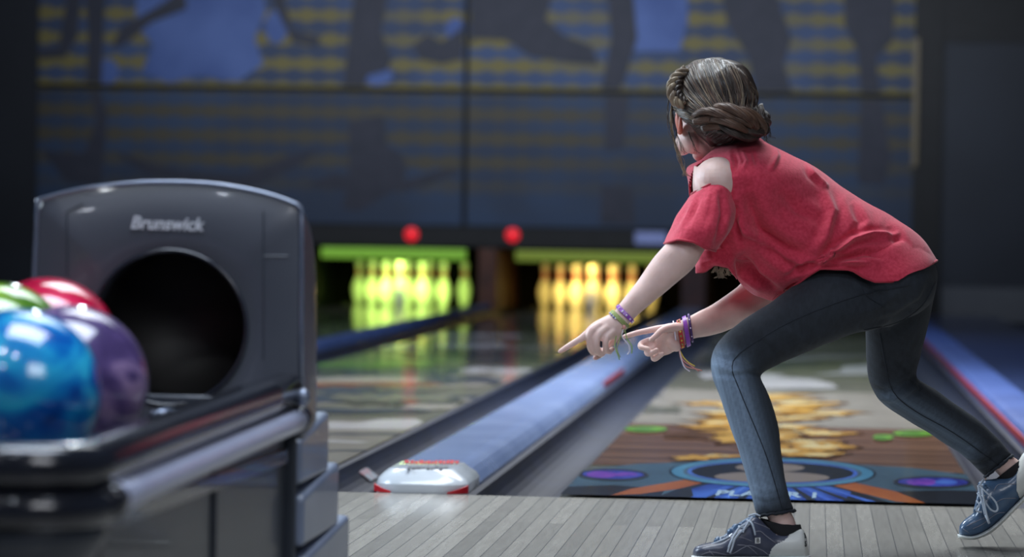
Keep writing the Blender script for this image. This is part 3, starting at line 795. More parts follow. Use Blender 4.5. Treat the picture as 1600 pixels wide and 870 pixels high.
#PERSON#
# ------------------------------------------------------------------ the bowler
def pathpt(pl, t):
    """point at fraction t of the chord-projected polyline"""
    P = np.array(pl, float); s = np.concatenate([[0], np.cumsum(np.hypot(*np.diff(P, axis=0).T))]); s /= s[-1]
    return np.array([np.interp(t, s, P[:, 0]), np.interp(t, s, P[:, 1])])
def stn(pl, D, hd, near=None, n=48, sq=1.0):
    """closed ring from picture-side outline points pl (first..last), depth D, half depth hd"""
    out = []
    A, B = np.array(pl[0], float), np.array(pl[-1], float)
    for j in range(n):
        a = 2*math.pi*j/n; t = (1-math.cos(a))/2; q = pathpt(pl, t)
        s = math.sin(a); s = math.copysign(abs(s)**sq, s)
        out.append((q[0], q[1], D-hd*s))
    return np.array(out)
def loftpx(stations, sub=4, n=48, cap=True):
    S = cr([s.ravel() for s in stations], sub)
    return [[at(*p) for p in s.reshape(-1, 3)] for s in S]
def limb(st, n=32, sub=5, sq=1.0):
    """st: (ax,ay,bx,by,D,hd)"""
    return loftpx([stn([(s[0], s[1]), (s[2], s[3])], s[4], s[5], n=n, sq=sq) for s in st], sub)
def remesh(mb, name, vox, mats, parent, smooth_it=3):
    me = bpy.data.meshes.new('tmp'); me.from_pydata([tuple(v) for v in mb.v], [], mb.f)
    bm = bmesh.new(); bm.from_mesh(me); bmesh.ops.triangulate(bm, faces=bm.faces)
    bm.to_mesh(me); bm.free()
    o = bpy.data.objects.new('tmp', me); COL.objects.link(o)
    r = o.modifiers.new('r', 'REMESH'); r.mode = 'VOXEL'; r.voxel_size = vox
    s = o.modifiers.new('s', 'SMOOTH'); s.iterations = smooth_it; s.factor = .5
    dg = bpy.context.evaluated_depsgraph_get(); ne = bpy.data.meshes.new_from_object(o.evaluated_get(dg))
    bpy.data.objects.remove(o); bpy.data.meshes.remove(me)
    ne.materials.clear()
    for m in (mats if isinstance(mats, list) else [mats]): ne.materials.append(m)
    ne.polygons.foreach_set('use_smooth', [True]*len(ne.polygons)); ne.name = name
    ob = bpy.data.objects.new(name, ne); COL.objects.link(ob)
    if parent is not None: attach(ob, parent)
    return ob
def loose_outward(mb):
    return mb
def coords(me):
    a = np.empty(len(me.vertices)*3); me.vertices.foreach_get('co', a); return a.reshape(-1, 3)
_Fn, _Rn, _Un, _Cn = (np.array(x) for x in (_F, _R, _U, _C))
def to_px(co):
    v = co-_Cn; z = v@_Fn
    return 800+FPX*(v@_Rn)/z, 435-FPX*(v@_Un)/z, z
def segdist(u, v, pl):
    d = np.full(u.shape, 1e9); sg = np.zeros(u.shape); tt = np.zeros(u.shape); n = len(pl)-1
    for i in range(n):
        ax, ay = pl[i]; bx, by = pl[i+1]; dx, dy = bx-ax, by-ay; L2 = dx*dx+dy*dy
        t = np.clip(((u-ax)*dx+(v-ay)*dy)/L2, 0, 1); ex_ = u-ax-t*dx; ey_ = v-ay-t*dy; dd = np.hypot(ex_, ey_)
        m = dd < d; d[m] = dd[m]; sg[m] = np.sign(dx*ey_-dy*ex_)[m]; tt[m] = ((i+t)/n)[m]
    return d, sg, tt
def fold(me, folds, side=1):
    """push surface in or out along picture-side crease lines (real geometry folds)"""
    co = coords(me); no = np.empty(len(co)*3); me.vertices.foreach_get('normal', no); no = no.reshape(-1, 3)
    u, v, z = to_px(co); vd = co-_Cn; vd /= np.linalg.norm(vd, axis=1)[:, None]
    facing = np.clip(-(no*vd).sum(1)*2.2, 0, 1)
    disp = np.zeros(len(co))
    for pl, amp, wd in folds:
        d, sg, tt = segdist(u, v, pl)
        env = np.sin(np.clip(tt, .04, .96)*math.pi)**.6
        disp += amp*np.exp(-(d/wd)**2)*env - .35*amp*np.exp(-((d-wd*1.6)/wd)**2)*env
    co = co + no*(disp*facing)[:, None]
    me.vertices.foreach_set('co', co.ravel()); me.update()
def wave(me, amp, freq, seed=0):
    co = coords(me); no = np.empty(len(co)*3); me.vertices.foreach_get('normal', no); no = no.reshape(-1, 3)
    rs = np.random.RandomState(seed); d = np.zeros(len(co))
    for k in range(14):
        w_ = rs.normal(size=3)*freq; d += np.sin(co@w_+rs.uniform(0, 6.28))
    co += no*(d*amp/4)[:, None]; me.vertices.foreach_set('co', co.ravel()); me.update()
def bvh_of(o):
    me = o.data; off = np.array(o.matrix_parent_inverse.translation) if o.parent else 0
    return BVHTree.FromPolygons([v.co.copy() for v in me.vertices], [tuple(p.vertices) for p in me.polygons])
def drape(pl, bvh, lift=.001, step=3.0, D0=6.4, near=True):
    """run a line over the surface seen from the picture side"""
    P = [np.array(p, float) for p in pl]; pts = []
    for i in range(len(P)-1):
        k = max(1, int(np.hypot(*(P[i+1]-P[i]))/step))
        for j in range(k): pts.append(P[i]+(P[i+1]-P[i])*j/k)
    pts.append(P[-1]); out = []
    for q in pts:
        h = bvh.ray_cast(_C, ray(q[0], q[1]))
        if h[0] is None:
            h = bvh.find_nearest(at(q[0], q[1], D0))
        n = h[1]
        if n.dot(_F) > 0: n = -n
        out.append(h[0]+n*lift)
    return out

M = dict(
    skin=mat('fair_skin', (220, 186, 178), (230, 198, 190), .48, scale=30, sss=.15, bump=.08, bscale=260),
    ear=mat('reddened_ear', (206, 112, 98), (216, 130, 112), .5, sss=.2),
    shirt=mat('heathered_coral_knit', (194, 38, 66), (214, 60, 88), .85, scale=160, sheen=.25, bump=.35, bscale=500, lo=.3, hi=.7),
    hem=mat('shirt_hem_edge', (176, 34, 60), (190, 44, 68), .8, sheen=.2),
    jeans=mat('washed_charcoal_denim', (19, 23, 29), (29, 34, 42), .85, scale=90, bump=.5, bscale=600, attr='wash_and_rim', acol=(138, 160, 186), sheen=.03, stretch=(1, 1, .5)),
    seam=mat('denim_seam', (26, 32, 42), (34, 42, 54), .8), stitch=mat('light_denim_stitch', (92, 110, 130), None, .8),
    hair=mat('dark_brown_hair', (44, 36, 33), (70, 59, 54), .38, scale=60, stretch=(1, 1, .2), coat=.15),
    hair2=mat('light_brown_hair', (120, 104, 88), (150, 134, 112), .4, scale=50),
    hair3=mat('warm_brown_hair', (80, 58, 48), (100, 76, 62), .42, scale=60),
    shoe=mat('dark_slate_leather', (62, 67, 86), (76, 81, 102), .38, scale=20, coat=.25, bump=.1, bscale=300),
    shoe2=mat('slate_blue_leather', (66, 92, 122), (78, 106, 138), .32, scale=20, coat=.3, bump=.1, bscale=300),
    heel=mat('off_white_leather', (214, 216, 212), (224, 226, 222), .42, coat=.15), sole=mat('white_rubber', (206, 210, 208), (218, 222, 220), .5),
    lace=mat('grey_white_lace', (178, 188, 202), (196, 206, 218), .8, bump=.3, bscale=400), thread=mat('pale_grey_stitch', (140, 140, 152), None, .7),
    sock=mat('black_sock', (22, 22, 26), (30, 30, 34), .9), black=mat('black_print', (20, 22, 30), None, .5), white=mat('white_patch', (236, 238, 240), None, .5),
    purple=mat('purple_silicone', (134, 62, 172), (148, 76, 186), .4, coat=.3), dkpurple=mat('dark_violet_cord', (58, 34, 92), (90, 60, 128), .6),
    olive=mat('olive_woven_thread', (136, 152, 88), (170, 178, 120), .75, scale=240), blue=mat('blue_bead', (44, 60, 150), None, .3, coat=.5),
    whiteb=mat('white_bead', (232, 224, 240), None, .35), redt=mat('red_bead_band', (180, 44, 54), (200, 70, 60), .5), yellow=mat('yellow_bead', (226, 206, 96), None, .4),
    pinkt=mat('pink_thread', (206, 136, 140), (220, 160, 150), .8), limet=mat('lime_thread', (150, 182, 96), None, .8),
    eye=mat('eye_white', (232, 230, 226), None, .2), iris=mat('brown_iris', (70, 46, 30), None, .2), lip=mat('pink_lip', (190, 104, 104), None, .4))

person = empty('person', gp(1300, 866), 'woman in coral red cold-shoulder top and jeans, lunging and pointing left', 'person')
if True:
    # ---------- body, one continuous surface
    B = MB()
    # torso inside the shirt
    B.loft(limb([(1170, 214, 1112, 238, 6.52, .050), (1182, 236, 1100, 262, 6.52, .10), (1226, 256, 1100, 300, 6.53, .145), (1270, 285, 1120, 345, 6.54, .13), (1318, 315, 1150, 385, 6.55, .12),
                 (1370, 345, 1210, 415, 6.55, .12), (1412, 375, 1270, 430, 6.55, .12), (1445, 410, 1330, 452, 6.55, .13), (1450, 430, 1350, 480, 6.55, .13)], 40))
    # neck and head
    B.loft(limb([(1166, 224, 1112, 250, 6.52, .045), (1142, 200, 1090, 226, 6.51, .042), (1130, 178, 1080, 200, 6.51, .046)], 28))
    hx, hy, hd_ = V(_R), V(_U), V(_F)
    ppm = FPX/6.5
    def hp(px, py, D=6.5): return at(px, py, D)
    B.ell(hp(1113, 152, 6.50), [hx*.074, hd_*.088, hy*.080], 40, 28)
    # face turned away to the far left and down
    fd = (hd_*.80-hx*.52-hy*.22).normalized(); fu = (hy-fd*hy.dot(fd)).normalized(); fs = fd.cross(fu)
    hc0 = hp(1113, 155, 6.50)
    fcen = hc0+fd*.045-fu*.045+hx*.008+hy*.004
    B.ell(fcen, [fs*.060, fd*.052, fu*.068], 32, 22)
    B.ell(hp(1082, 208, 6.50)+fd*.01, [hx*.026, hd_*.034, hy*.044+hx*.016], 28, 18)          # cheek and jaw seen below the ear
    B.ell(hp(1092, 226, 6.505), [hx*.030+hy*-.012, hd_*.03, hy*.024], 28, 16)
    B.ell(hp(1079, 222, 6.495), [hx*.022+hy*-.006, hd_*.03, hy*.024], 28, 16)
    B.ell(fcen-fu*.058+fd*.022, [fs*.026, fd*.022, fu*.018], 20, 14)      # chin
    B.ell(fcen+fd*.055-fu*.006, [fs*.010, fd*.016, fu*.018], 16, 12)      # nose
    B.ell(fcen+fd*.050+fu*.020, [fs*.007, fd*.008, fu*.020], 14, 10)
    B.ell(fcen+fd*.043+fu*.034, [fs*.045, fd*.012, fu*.010], 20, 10)      # brow
    B.ell(fcen+fd*.048-fu*.034, [fs*.020, fd*.008, fu*.009], 16, 10)      # mouth
    # far ear
    B.ell(hc0+fs*(-.072 if fs.dot(hx) < 0 else .072)*1.0-fu*.03, [fs*.008, fd*.014, fu*.026], 14, 10)
    # near (left) arm: shoulder, upper arm, forearm, wrist
    B.ell(at(1122, 285, 6.40), [hx*.052, hd_*.062, hy*.052], 28, 18)
    B.loft(limb([(1084, 258, 1152, 290, 6.42, .046), (1082, 284, 1142, 304, 6.39, .046), (1082, 318, 1130, 328, 6.385, .043), (1064, 352, 1116, 366, 6.365, .040), (1040, 381, 1098, 395, 6.335, .037),
                 (1020, 404, 1083, 419, 6.33, .034), (998, 436, 1058, 441, 6.325, .031), (981, 458, 1033, 462, 6.32, .028), (966, 477, 1006, 484, 6.315, .022), (959, 487, 990, 499, 6.31, .018), (951, 493, 982, 508, 6.305, .017)], 28))
    def cap(pts, sub=6, n=14):
        """tapered finger: (px,py,D,r mm)"""
        pts = [(p[0], p[1], p[2], p[3]*(.9 if i > 0 else 1)) for i, p in enumerate(pts)]
        S = cr(pts, sub); P = [at(s[0], s[1], s[2]) for s in S]; r = [s[3]*.001 for s in S]
        t0 = (P[0]-P[1]).normalized(); t1 = (P[-1]-P[-2]).normalized()
        P = [P[0]+t0*r[0]*.8]+P+[P[-1]+t1*r[-1]*.5, P[-1]+t1*r[-1]*.87, P[-1]+t1*r[-1]*.98]; r = [r[0]*.5]+r+[r[-1]*.86, r[-1]*.5, r[-1]*.15]
        B.tube(P, r, n)
    # near hand: back of the hand
    B.loft(limb([(952, 491, 983, 508, 6.305, .016), (941, 496, 977, 517, 6.30, .016), (928, 503, 967, 527, 6.295, .0155), (917, 512, 953, 532, 6.295, .0145), (913, 520, 946, 536, 6.30, .010)], 24))
    # index finger out, three fingers folded down and back, thumb behind
    cap([(932, 512, 6.295, 9.6), (917, 522, 6.29, 9.3), (906, 530, 6.285, 7.6), (891, 539, 6.28, 7.0), (880, 546, 6.277, 6.1), (875, 549, 6.275, 5.0)])
    cap([(938, 508, 6.29, 9), (924, 518, 6.282, 9), (921, 532, 6.28, 7.8), (923, 545, 6.286, 7.4), (929, 551, 6.298, 6.8), (937, 546, 6.312, 6.2)])
    cap([(948, 512, 6.287, 9), (935, 523, 6.279, 9), (932, 537, 6.276, 7.8), (934, 548, 6.282, 7.4), (939, 553, 6.295, 6.8), (946, 548, 6.31, 6.2)])
    cap([(958, 518, 6.288, 9), (948, 527, 6.281, 8.6), (946, 537, 6.279, 7.2), (947, 546, 6.285, 6.8), (952, 549, 6.297, 6.2), (957, 545, 6.31, 5.6)])
    cap([(966, 518, 6.315, 10), (958, 532, 6.325, 9), (946, 545, 6.325, 7.6), (936, 555, 6.318, 7.2), (930, 559, 6.31, 6)])
    # far (right) arm
    B.ell(at(1150, 300, 6.68), [hx*.05, hd_*.05, hy*.05], 24, 16)
    B.loft(limb([(1120, 290, 1180, 310, 6.67, .042), (1135, 345, 1195, 355, 6.69, .042), (1150, 395, 1215, 400, 6.68, .040), (1160, 432, 1222, 455, 6.665, .037), (1156, 444, 1198, 492, 6.65, .034),
                 (1140, 457, 1172, 500, 6.63, .032), (1112, 476, 1135, 517, 6.60, .028), (1092, 486, 1107, 525, 6.57, .024), (1077, 494, 1084, 529, 6.55, .020), (1062, 501, 1068, 539, 6.54, .018)], 28))
    # far hand, palm towards the room, thumb up
    B.loft(limb([(1078, 496, 1084, 528, 6.55, .018), (1064, 502, 1068, 541, 6.54, .016), (1050, 504, 1052, 550, 6.532, .0155), (1036, 507, 1034, 553, 6.528, .0145), (1024, 514, 1024, 550, 6.528, .012)], 24))
    cap([(1052, 512, 6.525, 9), (1032, 513, 6.525, 8.6), (1014, 516, 6.524, 7.4), (996, 520, 6.522, 6.8), (982, 524, 6.52, 6.2), (975, 526, 6.52, 5.2)])
    cap([(1062, 512, 6.525, 11), (1046, 512, 6.508, 9.5), (1034, 516, 6.498, 7.8), (1024, 525, 6.492, 6.8), (1017, 531, 6.490, 6.0)])
    cap([(1040, 528, 6.53, 9), (1018, 531, 6.528, 7.8), (1003, 536, 6.522, 7.0), (1001, 542, 6.508, 6.6), (1012, 545, 6.502, 6.2)])
    cap([(1042, 538, 6.53, 9), (1022, 543, 6.526, 7.6), (1011, 549, 6.518, 7.0), (1014, 553, 6.504, 6.4), (1026, 547, 6.500, 6.0)])
    cap([(1046, 546, 6.53, 9), (1030, 553, 6.524, 7.4), (1021, 558, 6.516, 6.8), (1024, 561, 6.504, 6.0), (1035, 553, 6.500, 5.6)])
    B.ell(at(1052, 538, 6.520), [hx*.016+hy*-.006, hd_*.014, hy*.014], 18, 12)
    B.ell(at(1016, 539, 6.528), [hx*.010, hd_*.008, hy*.007], 14, 10)
    # pelvis and legs inside the jeans
    B.ell(at(1400, 452, 6.55), [hx*.062, hd_*.12, hy*.062], 30, 20)
    B.loft(limb([(1370, 425, 1430, 505, 6.47, .065), (1270, 440, 1330, 515, 6.45, .062), (1190, 495, 1235, 555, 6.42, .05), (1124, 545, 1180, 580, 6.41, .042), (1126, 590, 1186, 592, 6.405, .04),
                 (1148, 650, 1202, 645, 6.40, .038), (1170, 715, 1216, 708, 6.395, .032), (1184, 770, 1224, 765, 6.39, .028), (1192, 795, 1234, 795, 6.385, .026), (1200, 812, 1243, 816, 6.385, .026), (1196, 832, 1248, 846, 6.385, .026)], 28))
    B.loft(limb([(1370, 460, 1450, 460, 6.64, .065), (1364, 530, 1438, 530, 6.67, .06), (1370, 585, 1424, 590, 6.69, .05), (1390, 618, 1440, 604, 6.70, .045), (1440, 655, 1466, 620, 6.71, .038),
                 (1500, 690, 1520, 655, 6.73, .032), (1545, 728, 1570, 704, 6.745, .026), (1562, 744, 1590, 718, 6.75, .024), (1575, 765, 1608, 738, 6.755, .024)], 28))
    # feet inside the shoes
    B.loft(limb([(1250, 838, 1250, 864, 6.385, .022), (1215, 826, 1218, 866, 6.38, .028), (1165, 835, 1165, 867, 6.37, .03), (1120, 853, 1120, 867, 6.36, .03), (1098, 860, 1098, 867, 6.36, .02)], 20))
    B.loft(limb([(1606, 750, 1616, 768, 6.755, .022), (1580, 760, 1586, 786, 6.755, .026), (1550, 782, 1554, 814, 6.75, .028), (1520, 812, 1524, 832, 6.745, .026), (1506, 823, 1507, 832, 6.742, .018)], 20))
    body = remesh(B, 'body', .0022, [M['skin']], person, 3)
    # ---------- face details on the far side
    for s_ in (-1, 1):
        e_ = MB(); ec = fcen+fd*.044+fu*.016+fs*s_*.026
        e_.ell(ec, [fs*.012, fd*.012, fu*.008], 16, 10); eo = e_.build('eye', M['eye'], person, smooth=True)
        MB().ell(ec+fd*.0085, [fs*.005, fd*.004, fu*.005], 12, 8).build('iris', M['iris'], eo, smooth=True)
    MB().ell(fcen+fd*.054-fu*.035, [fs*.018, fd*.005, fu*.006], 16, 8).build('lips', M['lip'], person, smooth=True)
    # near ear with rim and lobe
    E_ = MB(); ec = at(1061, 192, 6.478)
    E_.ell(ec, [hx*.0075, hd_*.014, hy*.021+hx*-.003], 20, 14); E_.ell(ec-hy*.017+hx*.002, [hx*.006, hd_*.008, hy*.008], 14, 10)
    E_.tube([ec+hy*.019*math.sin(a)-hd_*.002+hx*(.002+.002*math.sin(a))-hd_*.013*math.cos(a) for a in np.linspace(-1.2, 3.9, 16)], .0032, 8)
    ear = remesh(E_, 'ear', .0015, [M['ear']], person, 2); ear['label'] = 'reddish left ear'

    # ---------- jeans
    J = MB()
    J.ell(at(1398, 448, 6.55), [hx*.084, hd_*.142, hy*.068], 40, 26)
    J.loft(limb([(1425, 372, 1300, 428, 6.55, .130), (1447, 392, 1300, 450, 6.55, .138), (1461, 412, 1330, 480, 6.55, .142), (1465, 440, 1362, 505, 6.56, .135), (1458, 470, 1390, 512, 6.58, .11)], 48))
    J.loft(limb([(1330, 396, 1412, 482, 6.49, .066), (1290, 412, 1375, 512, 6.47, .078), (1245, 442, 1330, 522, 6.455, .076), (1206, 471, 1276, 544, 6.44, .070), (1160, 501, 1226, 565, 6.43, .062), (1125, 530, 1196, 580, 6.42, .055),
                 (1111, 560, 1188, 588, 6.41, .050), (1114, 588, 1189, 592, 6.405, .048), (1127, 625, 1202, 619, 6.40, .048), (1141, 668, 1214, 656, 6.40, .047), (1156, 712, 1220, 700, 6.395, .042),
                 (1169, 757, 1227, 747, 6.39, .037), (1178, 792, 1236, 783, 6.385, .034), (1183, 806, 1242, 797, 6.385, .033)], 48, sq=.95))
    J.loft(limb([(1352, 440, 1462, 452, 6.64, .078), (1351, 478, 1457, 478, 6.655, .080), (1352, 515, 1449, 512, 6.665, .076), (1353, 550, 1440, 550, 6.68, .068), (1356, 585, 1432, 580, 6.69, .060), (1364, 610, 1433, 592, 6.695, .056),
                 (1382, 634, 1448, 601, 6.70, .053), (1412, 653, 1474, 617, 6.71, .050), (1460, 682, 1516, 647, 6.725, .043), (1500, 708, 1550, 674, 6.74, .038), (1527, 734, 1573, 700, 6.745, .034), (1539, 745, 1582, 711, 6.75, .034)], 48, sq=.95))
    jn = remesh(J, 'jeans', .0042, [M['jeans']], person, 6)
    fold(jn.data, [([(1118, 556), (1140, 562), (1170, 556)], -.004, 4), ([(1116, 570), (1142, 578), (1178, 576)], .004, 3.5), ([(1118, 584), (1146, 588), (1186, 584)], -.004, 4), ([(1188, 588), (1165, 578), (1150, 560)], -.004, 4),
                   ([(1220, 562), (1200, 540), (1180, 530)], -.004, 6), ([(1270, 540), (1240, 520), (1215, 512)], .003, 7), ([(1350, 508), (1400, 498), (1440, 470), (1456, 440)], -.006, 6), ([(1340, 490), (1375, 478), (1410, 450)], .004, 8),
                   ([(1358, 606), (1385, 612), (1412, 600), (1432, 590)], -.006, 5), ([(1362, 622), (1395, 624), (1430, 606)], .005, 4.5), ([(1400, 560), (1420, 580), (1432, 594)], -.004, 5), ([(1436, 596), (1440, 610), (1420, 622)], -.004, 4),
                   ([(1182, 780), (1200, 786), (1228, 776)], -.003, 4), ([(1180, 760), (1202, 766), (1224, 760)], .002, 4), ([(1490, 690), (1510, 700), (1530, 690)], -.005, 5), ([(1506, 716), (1530, 716), (1556, 700)], .005, 5), ([(1518, 730), (1545, 722), (1564, 706)], -.004, 4)])
    wave(jn.data, .0008, 55, 4)
    co = coords(jn.data); u, v, z = to_px(co)
    def g(u0, v0, a_, b_): return np.exp(-((u-u0)/a_)**2-((v-v0)/b_)**2)
    near = z < 6.52
    d1, _, _ = segdist(u, v, [(1140, 585), (1165, 670), (1188, 760)]); w1 = np.exp(-(d1/26)**2)*np.where(z < 6.50, 1, 0)
    d2, _, _ = segdist(u, v, [(1395, 625), (1450, 655), (1510, 700)]); w2 = np.exp(-(d2/20)**2)*np.where((z > 6.55), 1, 0)
    d3, _, _ = segdist(u, v, [(1114, 575), (1127, 625), (1150, 700), (1176, 790)]); rim_lit = np.exp(-(d3/9)**2)*(z < 6.5)  # rim light on the left shin edge, painted in as paler denim
    wash_and_rim = .30*rim_lit+.72*w1+.34*w2+.5*g(1126, 564, 22, 20)*near+.03
    wash_and_rim = np.clip(wash_and_rim, 0, .9)
    sx_ = np.where(z < 6.5, u-.27*(v-600), (v-.62*(u-1400)))
    wash_and_rim = np.clip(wash_and_rim*(1+.10*np.sin(sx_*1.1+.02*v)+.10*np.sin(sx_*.47+1)+.08*np.sin(sx_*2.3+.05*v)), 0, .95)
    at_ = jn.data.attributes.new('wash_and_rim', 'FLOAT', 'POINT'); at_.data.foreach_set('value', wash_and_rim.astype(np.float32))
    bj = bvh_of(jn)
    def push_out(me, bvh, gap, sel, inward=False):
        co = coords(me); u, v, z = to_px(co); m = np.where(sel(u, v, z))[0]
        for _ in range(2):
            for i in m:
                h = bvh.find_nearest(V(co[i])); n_ = h[1]
                d = (V(co[i])-h[0]).dot(n_)
                if not inward and d < gap: co[i] = np.array(h[0]+n_*gap)
                if inward and d > -gap: co[i] = np.array(h[0]-n_*gap)
        me.vertices.foreach_set('co', co.ravel()); me.update()
    push_out(body.data, bj, .005, lambda u, v, z: ((u > 1100) & (z < 6.5) & (v > 440) & (v < 792)) | ((u > 1215) & (v > 455) & (v < 600)) | ((u > 1330) & (v > 500) & (u < 1535) & (z > 6.5)) | ((u > 1240) & (v > 440) & (v < 520)), True)
    def line(name, pl, bvh, r, m, parent, lift=.0008, n=6, D0=6.4):
        return MB().tube(drape([tuple(q) for q in cr(pl, 4)], bvh, lift, 3, D0), r, n).build(name, m, parent, smooth=True)
    line('side_seam', [(1420, 446), (1340, 462), (1240, 500), (1165, 545), (1144, 572), (1156, 610), (1180, 668), (1200, 720), (1222, 794)], bj, .0010, M['seam'], jn)
    line('side_seam', [(1375, 520), (1384, 570), (1396, 612), (1430, 642), (1490, 676), (1560, 726)], bj, .0010, M['seam'], jn)
    line('side_seam', [(1350, 515), (1400, 504), (1440, 478), (1462, 440)], bj, .0009, M['seam'], jn)
    line('pocket_seam', [(1345, 444), (1354, 462), (1382, 480)], bj, .0012, M['seam'], jn)
    for cx_, pts in (('cuff', [(1183, 806, 1242, 797, 6.385, .034)]), ('cuff', [(1539, 745, 1582, 711, 6.75, .035)])):
        s = pts[0]; r_ = stn([(s[0], s[1]), (s[2], s[3])], s[4], s[5], n=40)
        rr = random.Random(3)
        MB().tube([at(p[0], p[1]+rr.uniform(-1, 1.5), p[2]) for p in r_], [.0030+rr.uniform(-.001, .001) for _ in r_], 8, closed=True).build('frayed_cuff', M['seam'], jn, smooth=True)

    # ---------- shirt
    n = 96
    st = [stn([(1184, 212), (1150, 214), (1120, 226), (1106, 242)], 6.52, .052, n=n),
          stn([(1197, 222), (1160, 226), (1110, 240), (1090, 252)], 6.52, .10, n=n),
          stn([(1214, 231), (1160, 246), (1090, 262), (1073, 264)], 6.52, .145, n=n),
          stn([(1238, 243), (1076, 292)], 6.525, .178, n=n),
          stn([(1266, 256), (1080, 335)], 6.53, .185, n=n),
          stn([(1290, 272), (1088, 378)], 6.54, .178, n=n),
          stn([(1316, 292), (1220, 330), (1140, 390), (1088, 420)], 6.545, .17, n=n),
          stn([(1342, 309), (1250, 350), (1170, 410), (1128, 402)], 6.55, .165, n=n),
          stn([(1370, 325), (1290, 365), (1210, 420), (1158, 443)], 6.55, .16, n=n),
          stn([(1398, 341), (1330, 380), (1240, 418), (1176, 459)], 6.55, .155, n=n),
          stn([(1425, 357), (1375, 395), (1290, 398), (1192, 465)], 6.55, .155, n=n),
          stn([(1448, 380), (1405, 418), (1345, 412), (1288, 405), (1202, 468)], 6.55, .155, n=n),
          stn([(1464, 407), (1438, 423), (1400, 440), (1367, 440), (1349, 433), (1330, 421), (1300, 420), (1282, 419), (1264, 430), (1236, 451), (1207, 468)], 6.55, .158, n=n)]
    rings = loftpx(st, 14)
    HOLE = [(1079, 306), (1078, 288), (1082, 272), (1090, 258), (1101, 250), (1112, 247), (1122, 250), (1131, 258), (1138, 268), (1140, 273), (1128, 281), (1113, 288), (1096, 296), (1086, 302)]
    def inpoly(u, v, P):
        c = np.zeros(u.shape, bool); j = len(P)-1
        for i in range(len(P)):
            xi, yi = P[i]; xj, yj = P[j]
            k = ((yi > v) != (yj > v)) & (u < (xj-xi)*(v-yi)/((yj-yi) or 1e-9)+xi); c ^= k; j = i
        return c
    vs = np.array([tuple(v) for r in rings for v in r]); fc = []
    NR = len(rings)
    for i in range(NR-1):
        for j in range(n):
            j2 = (j+1) % n; fc.append((i*n+j, i*n+j2, (i+1)*n+j2, (i+1)*n+j))
    uu, vv, zz = to_px(vs)
    fcn = []
    for f in fc:
        cu_ = uu[list(f)].mean(); cv = vv[list(f)].mean(); cz = zz[list(f)].mean()
        if cz < 6.53 and inpoly(np.array([cu_]), np.array([cv]), HOLE)[0]: continue
        fcn.append(f)
    sh = mesh_obj('shirt', [tuple(v) for v in vs], fcn, [M['shirt']], person)
    bm = bmesh.new(); bm.from_mesh(sh.data)
    bmesh.ops.delete(bm, geom=[v for v in bm.verts if not v.link_faces], context='VERTS')
    bmesh.ops.recalc_face_normals(bm, faces=bm.faces)
    f0 = max(bm.faces, key=lambda f: f.calc_center_median().dot(-_F))
    if f0.normal.dot(_F) > 0: bmesh.ops.reverse_faces(bm, faces=bm.faces)
    bmesh.ops.subdivide_edges(bm, edges=bm.edges, cuts=1, use_grid_fill=True)
    bm.to_mesh(sh.data); bm.free(); sh.data.polygons.foreach_set('use_smooth', [True]*len(sh.data.polygons))
    FOLDS = [([(1168, 296), (1176, 330), (1192, 362), (1222, 385), (1262, 400)], -.014, 13), ([(1150, 335), (1162, 358), (1200, 380), (1252, 412)], .008, 5),
             ([(1150, 318), (1152, 350), (1160, 380)], -.008, 5), ([(1160, 402), (1180, 432), (1216, 458)], -.010, 8), ([(1128, 385), (1150, 420), (1185, 448)], .006, 5),
             ([(1276, 418), (1300, 396), (1332, 374), (1362, 366), (1400, 366)], .009, 5), ([(1284, 428), (1320, 402), (1352, 394), (1392, 400)], -.008, 6), ([(1300, 412), (1325, 410), (1355, 412)], .006, 4),
             ([(1218, 300), (1250, 330), (1285, 345)], -.005, 9), ([(1286, 290), (1300, 330), (1290, 370), (1262, 405)], .006, 8), ([(1330, 316), (1345, 345), (1335, 365)], -.004, 7),
             ([(1262, 258), (1270, 272), (1290, 290)], .006, 4), ([(1211, 230), (1214, 244), (1206, 262)], .006, 4), ([(1146, 238), (1150, 252), (1148, 270)], -.004, 4), ([(1160, 236), (1166, 252), (1160, 266)], .003, 3),
             ([(1178, 238), (1182, 258)], -.003, 3), ([(1195, 385), (1225, 410), (1255, 420)], -.006, 7), ([(1386, 350), (1410, 385), (1400, 415)], -.004, 8), ([(1230, 430), (1262, 415), (1290, 416)], -.006, 5)]
    FOLDS = [(p, a_*1.7, w__) for p, a_, w__ in FOLDS]
    fold(sh.data, FOLDS); wave(sh.data, .0009, 38, 2)
    push_out(sh.data, bj, .006, lambda u, v, z: (u > 1150) & (v > 350))
    bv = bvh_of(sh)
    sol = sh.modifiers.new('s', 'SOLIDIFY'); sol.thickness = .0016; sol.offset = -1
    # sleeve hanging below the cut-out
    sst = [stn([(1080, 303), (1096, 294), (1120, 283), (1141, 271)], 6.405, .060, n=64), stn([(1073, 313), (1098, 306), (1125, 298), (1150, 300)], 6.395, .070, n=64),
           stn([(1058, 334), (1150, 332)], 6.38, .078, n=64), stn([(1050, 354), (1142, 360)], 6.365, .080, n=64),
           stn([(1038, 380), (1060, 374), (1084, 378), (1102, 388), (1118, 392)], 6.355, .074, n=64)]
    sr = loftpx(sst, 16)
    smb = MB().loft(sr, cap=False); sl = smb.build('sleeve', [M['shirt']], person, smooth=True, norm=True)
    f0 = max(sl.data.polygons, key=lambda f: V(f.center).dot(-_F))
    if f0.normal.dot(_F) > 0: sl.data.flip_normals()
    fold(sl.data, [([(1127, 302), (1131, 335), (1118, 388)], -.010, 5), ([(1110, 296), (1104, 325), (1096, 350)], .004, 4), ([(1095, 300), (1088, 322), (1074, 352)], -.004, 4), ([(1084, 312), (1074, 334), (1062, 360)], .003, 3.5),
                   ([(1118, 300), (1112, 340), (1102, 372)], .004, 4)])
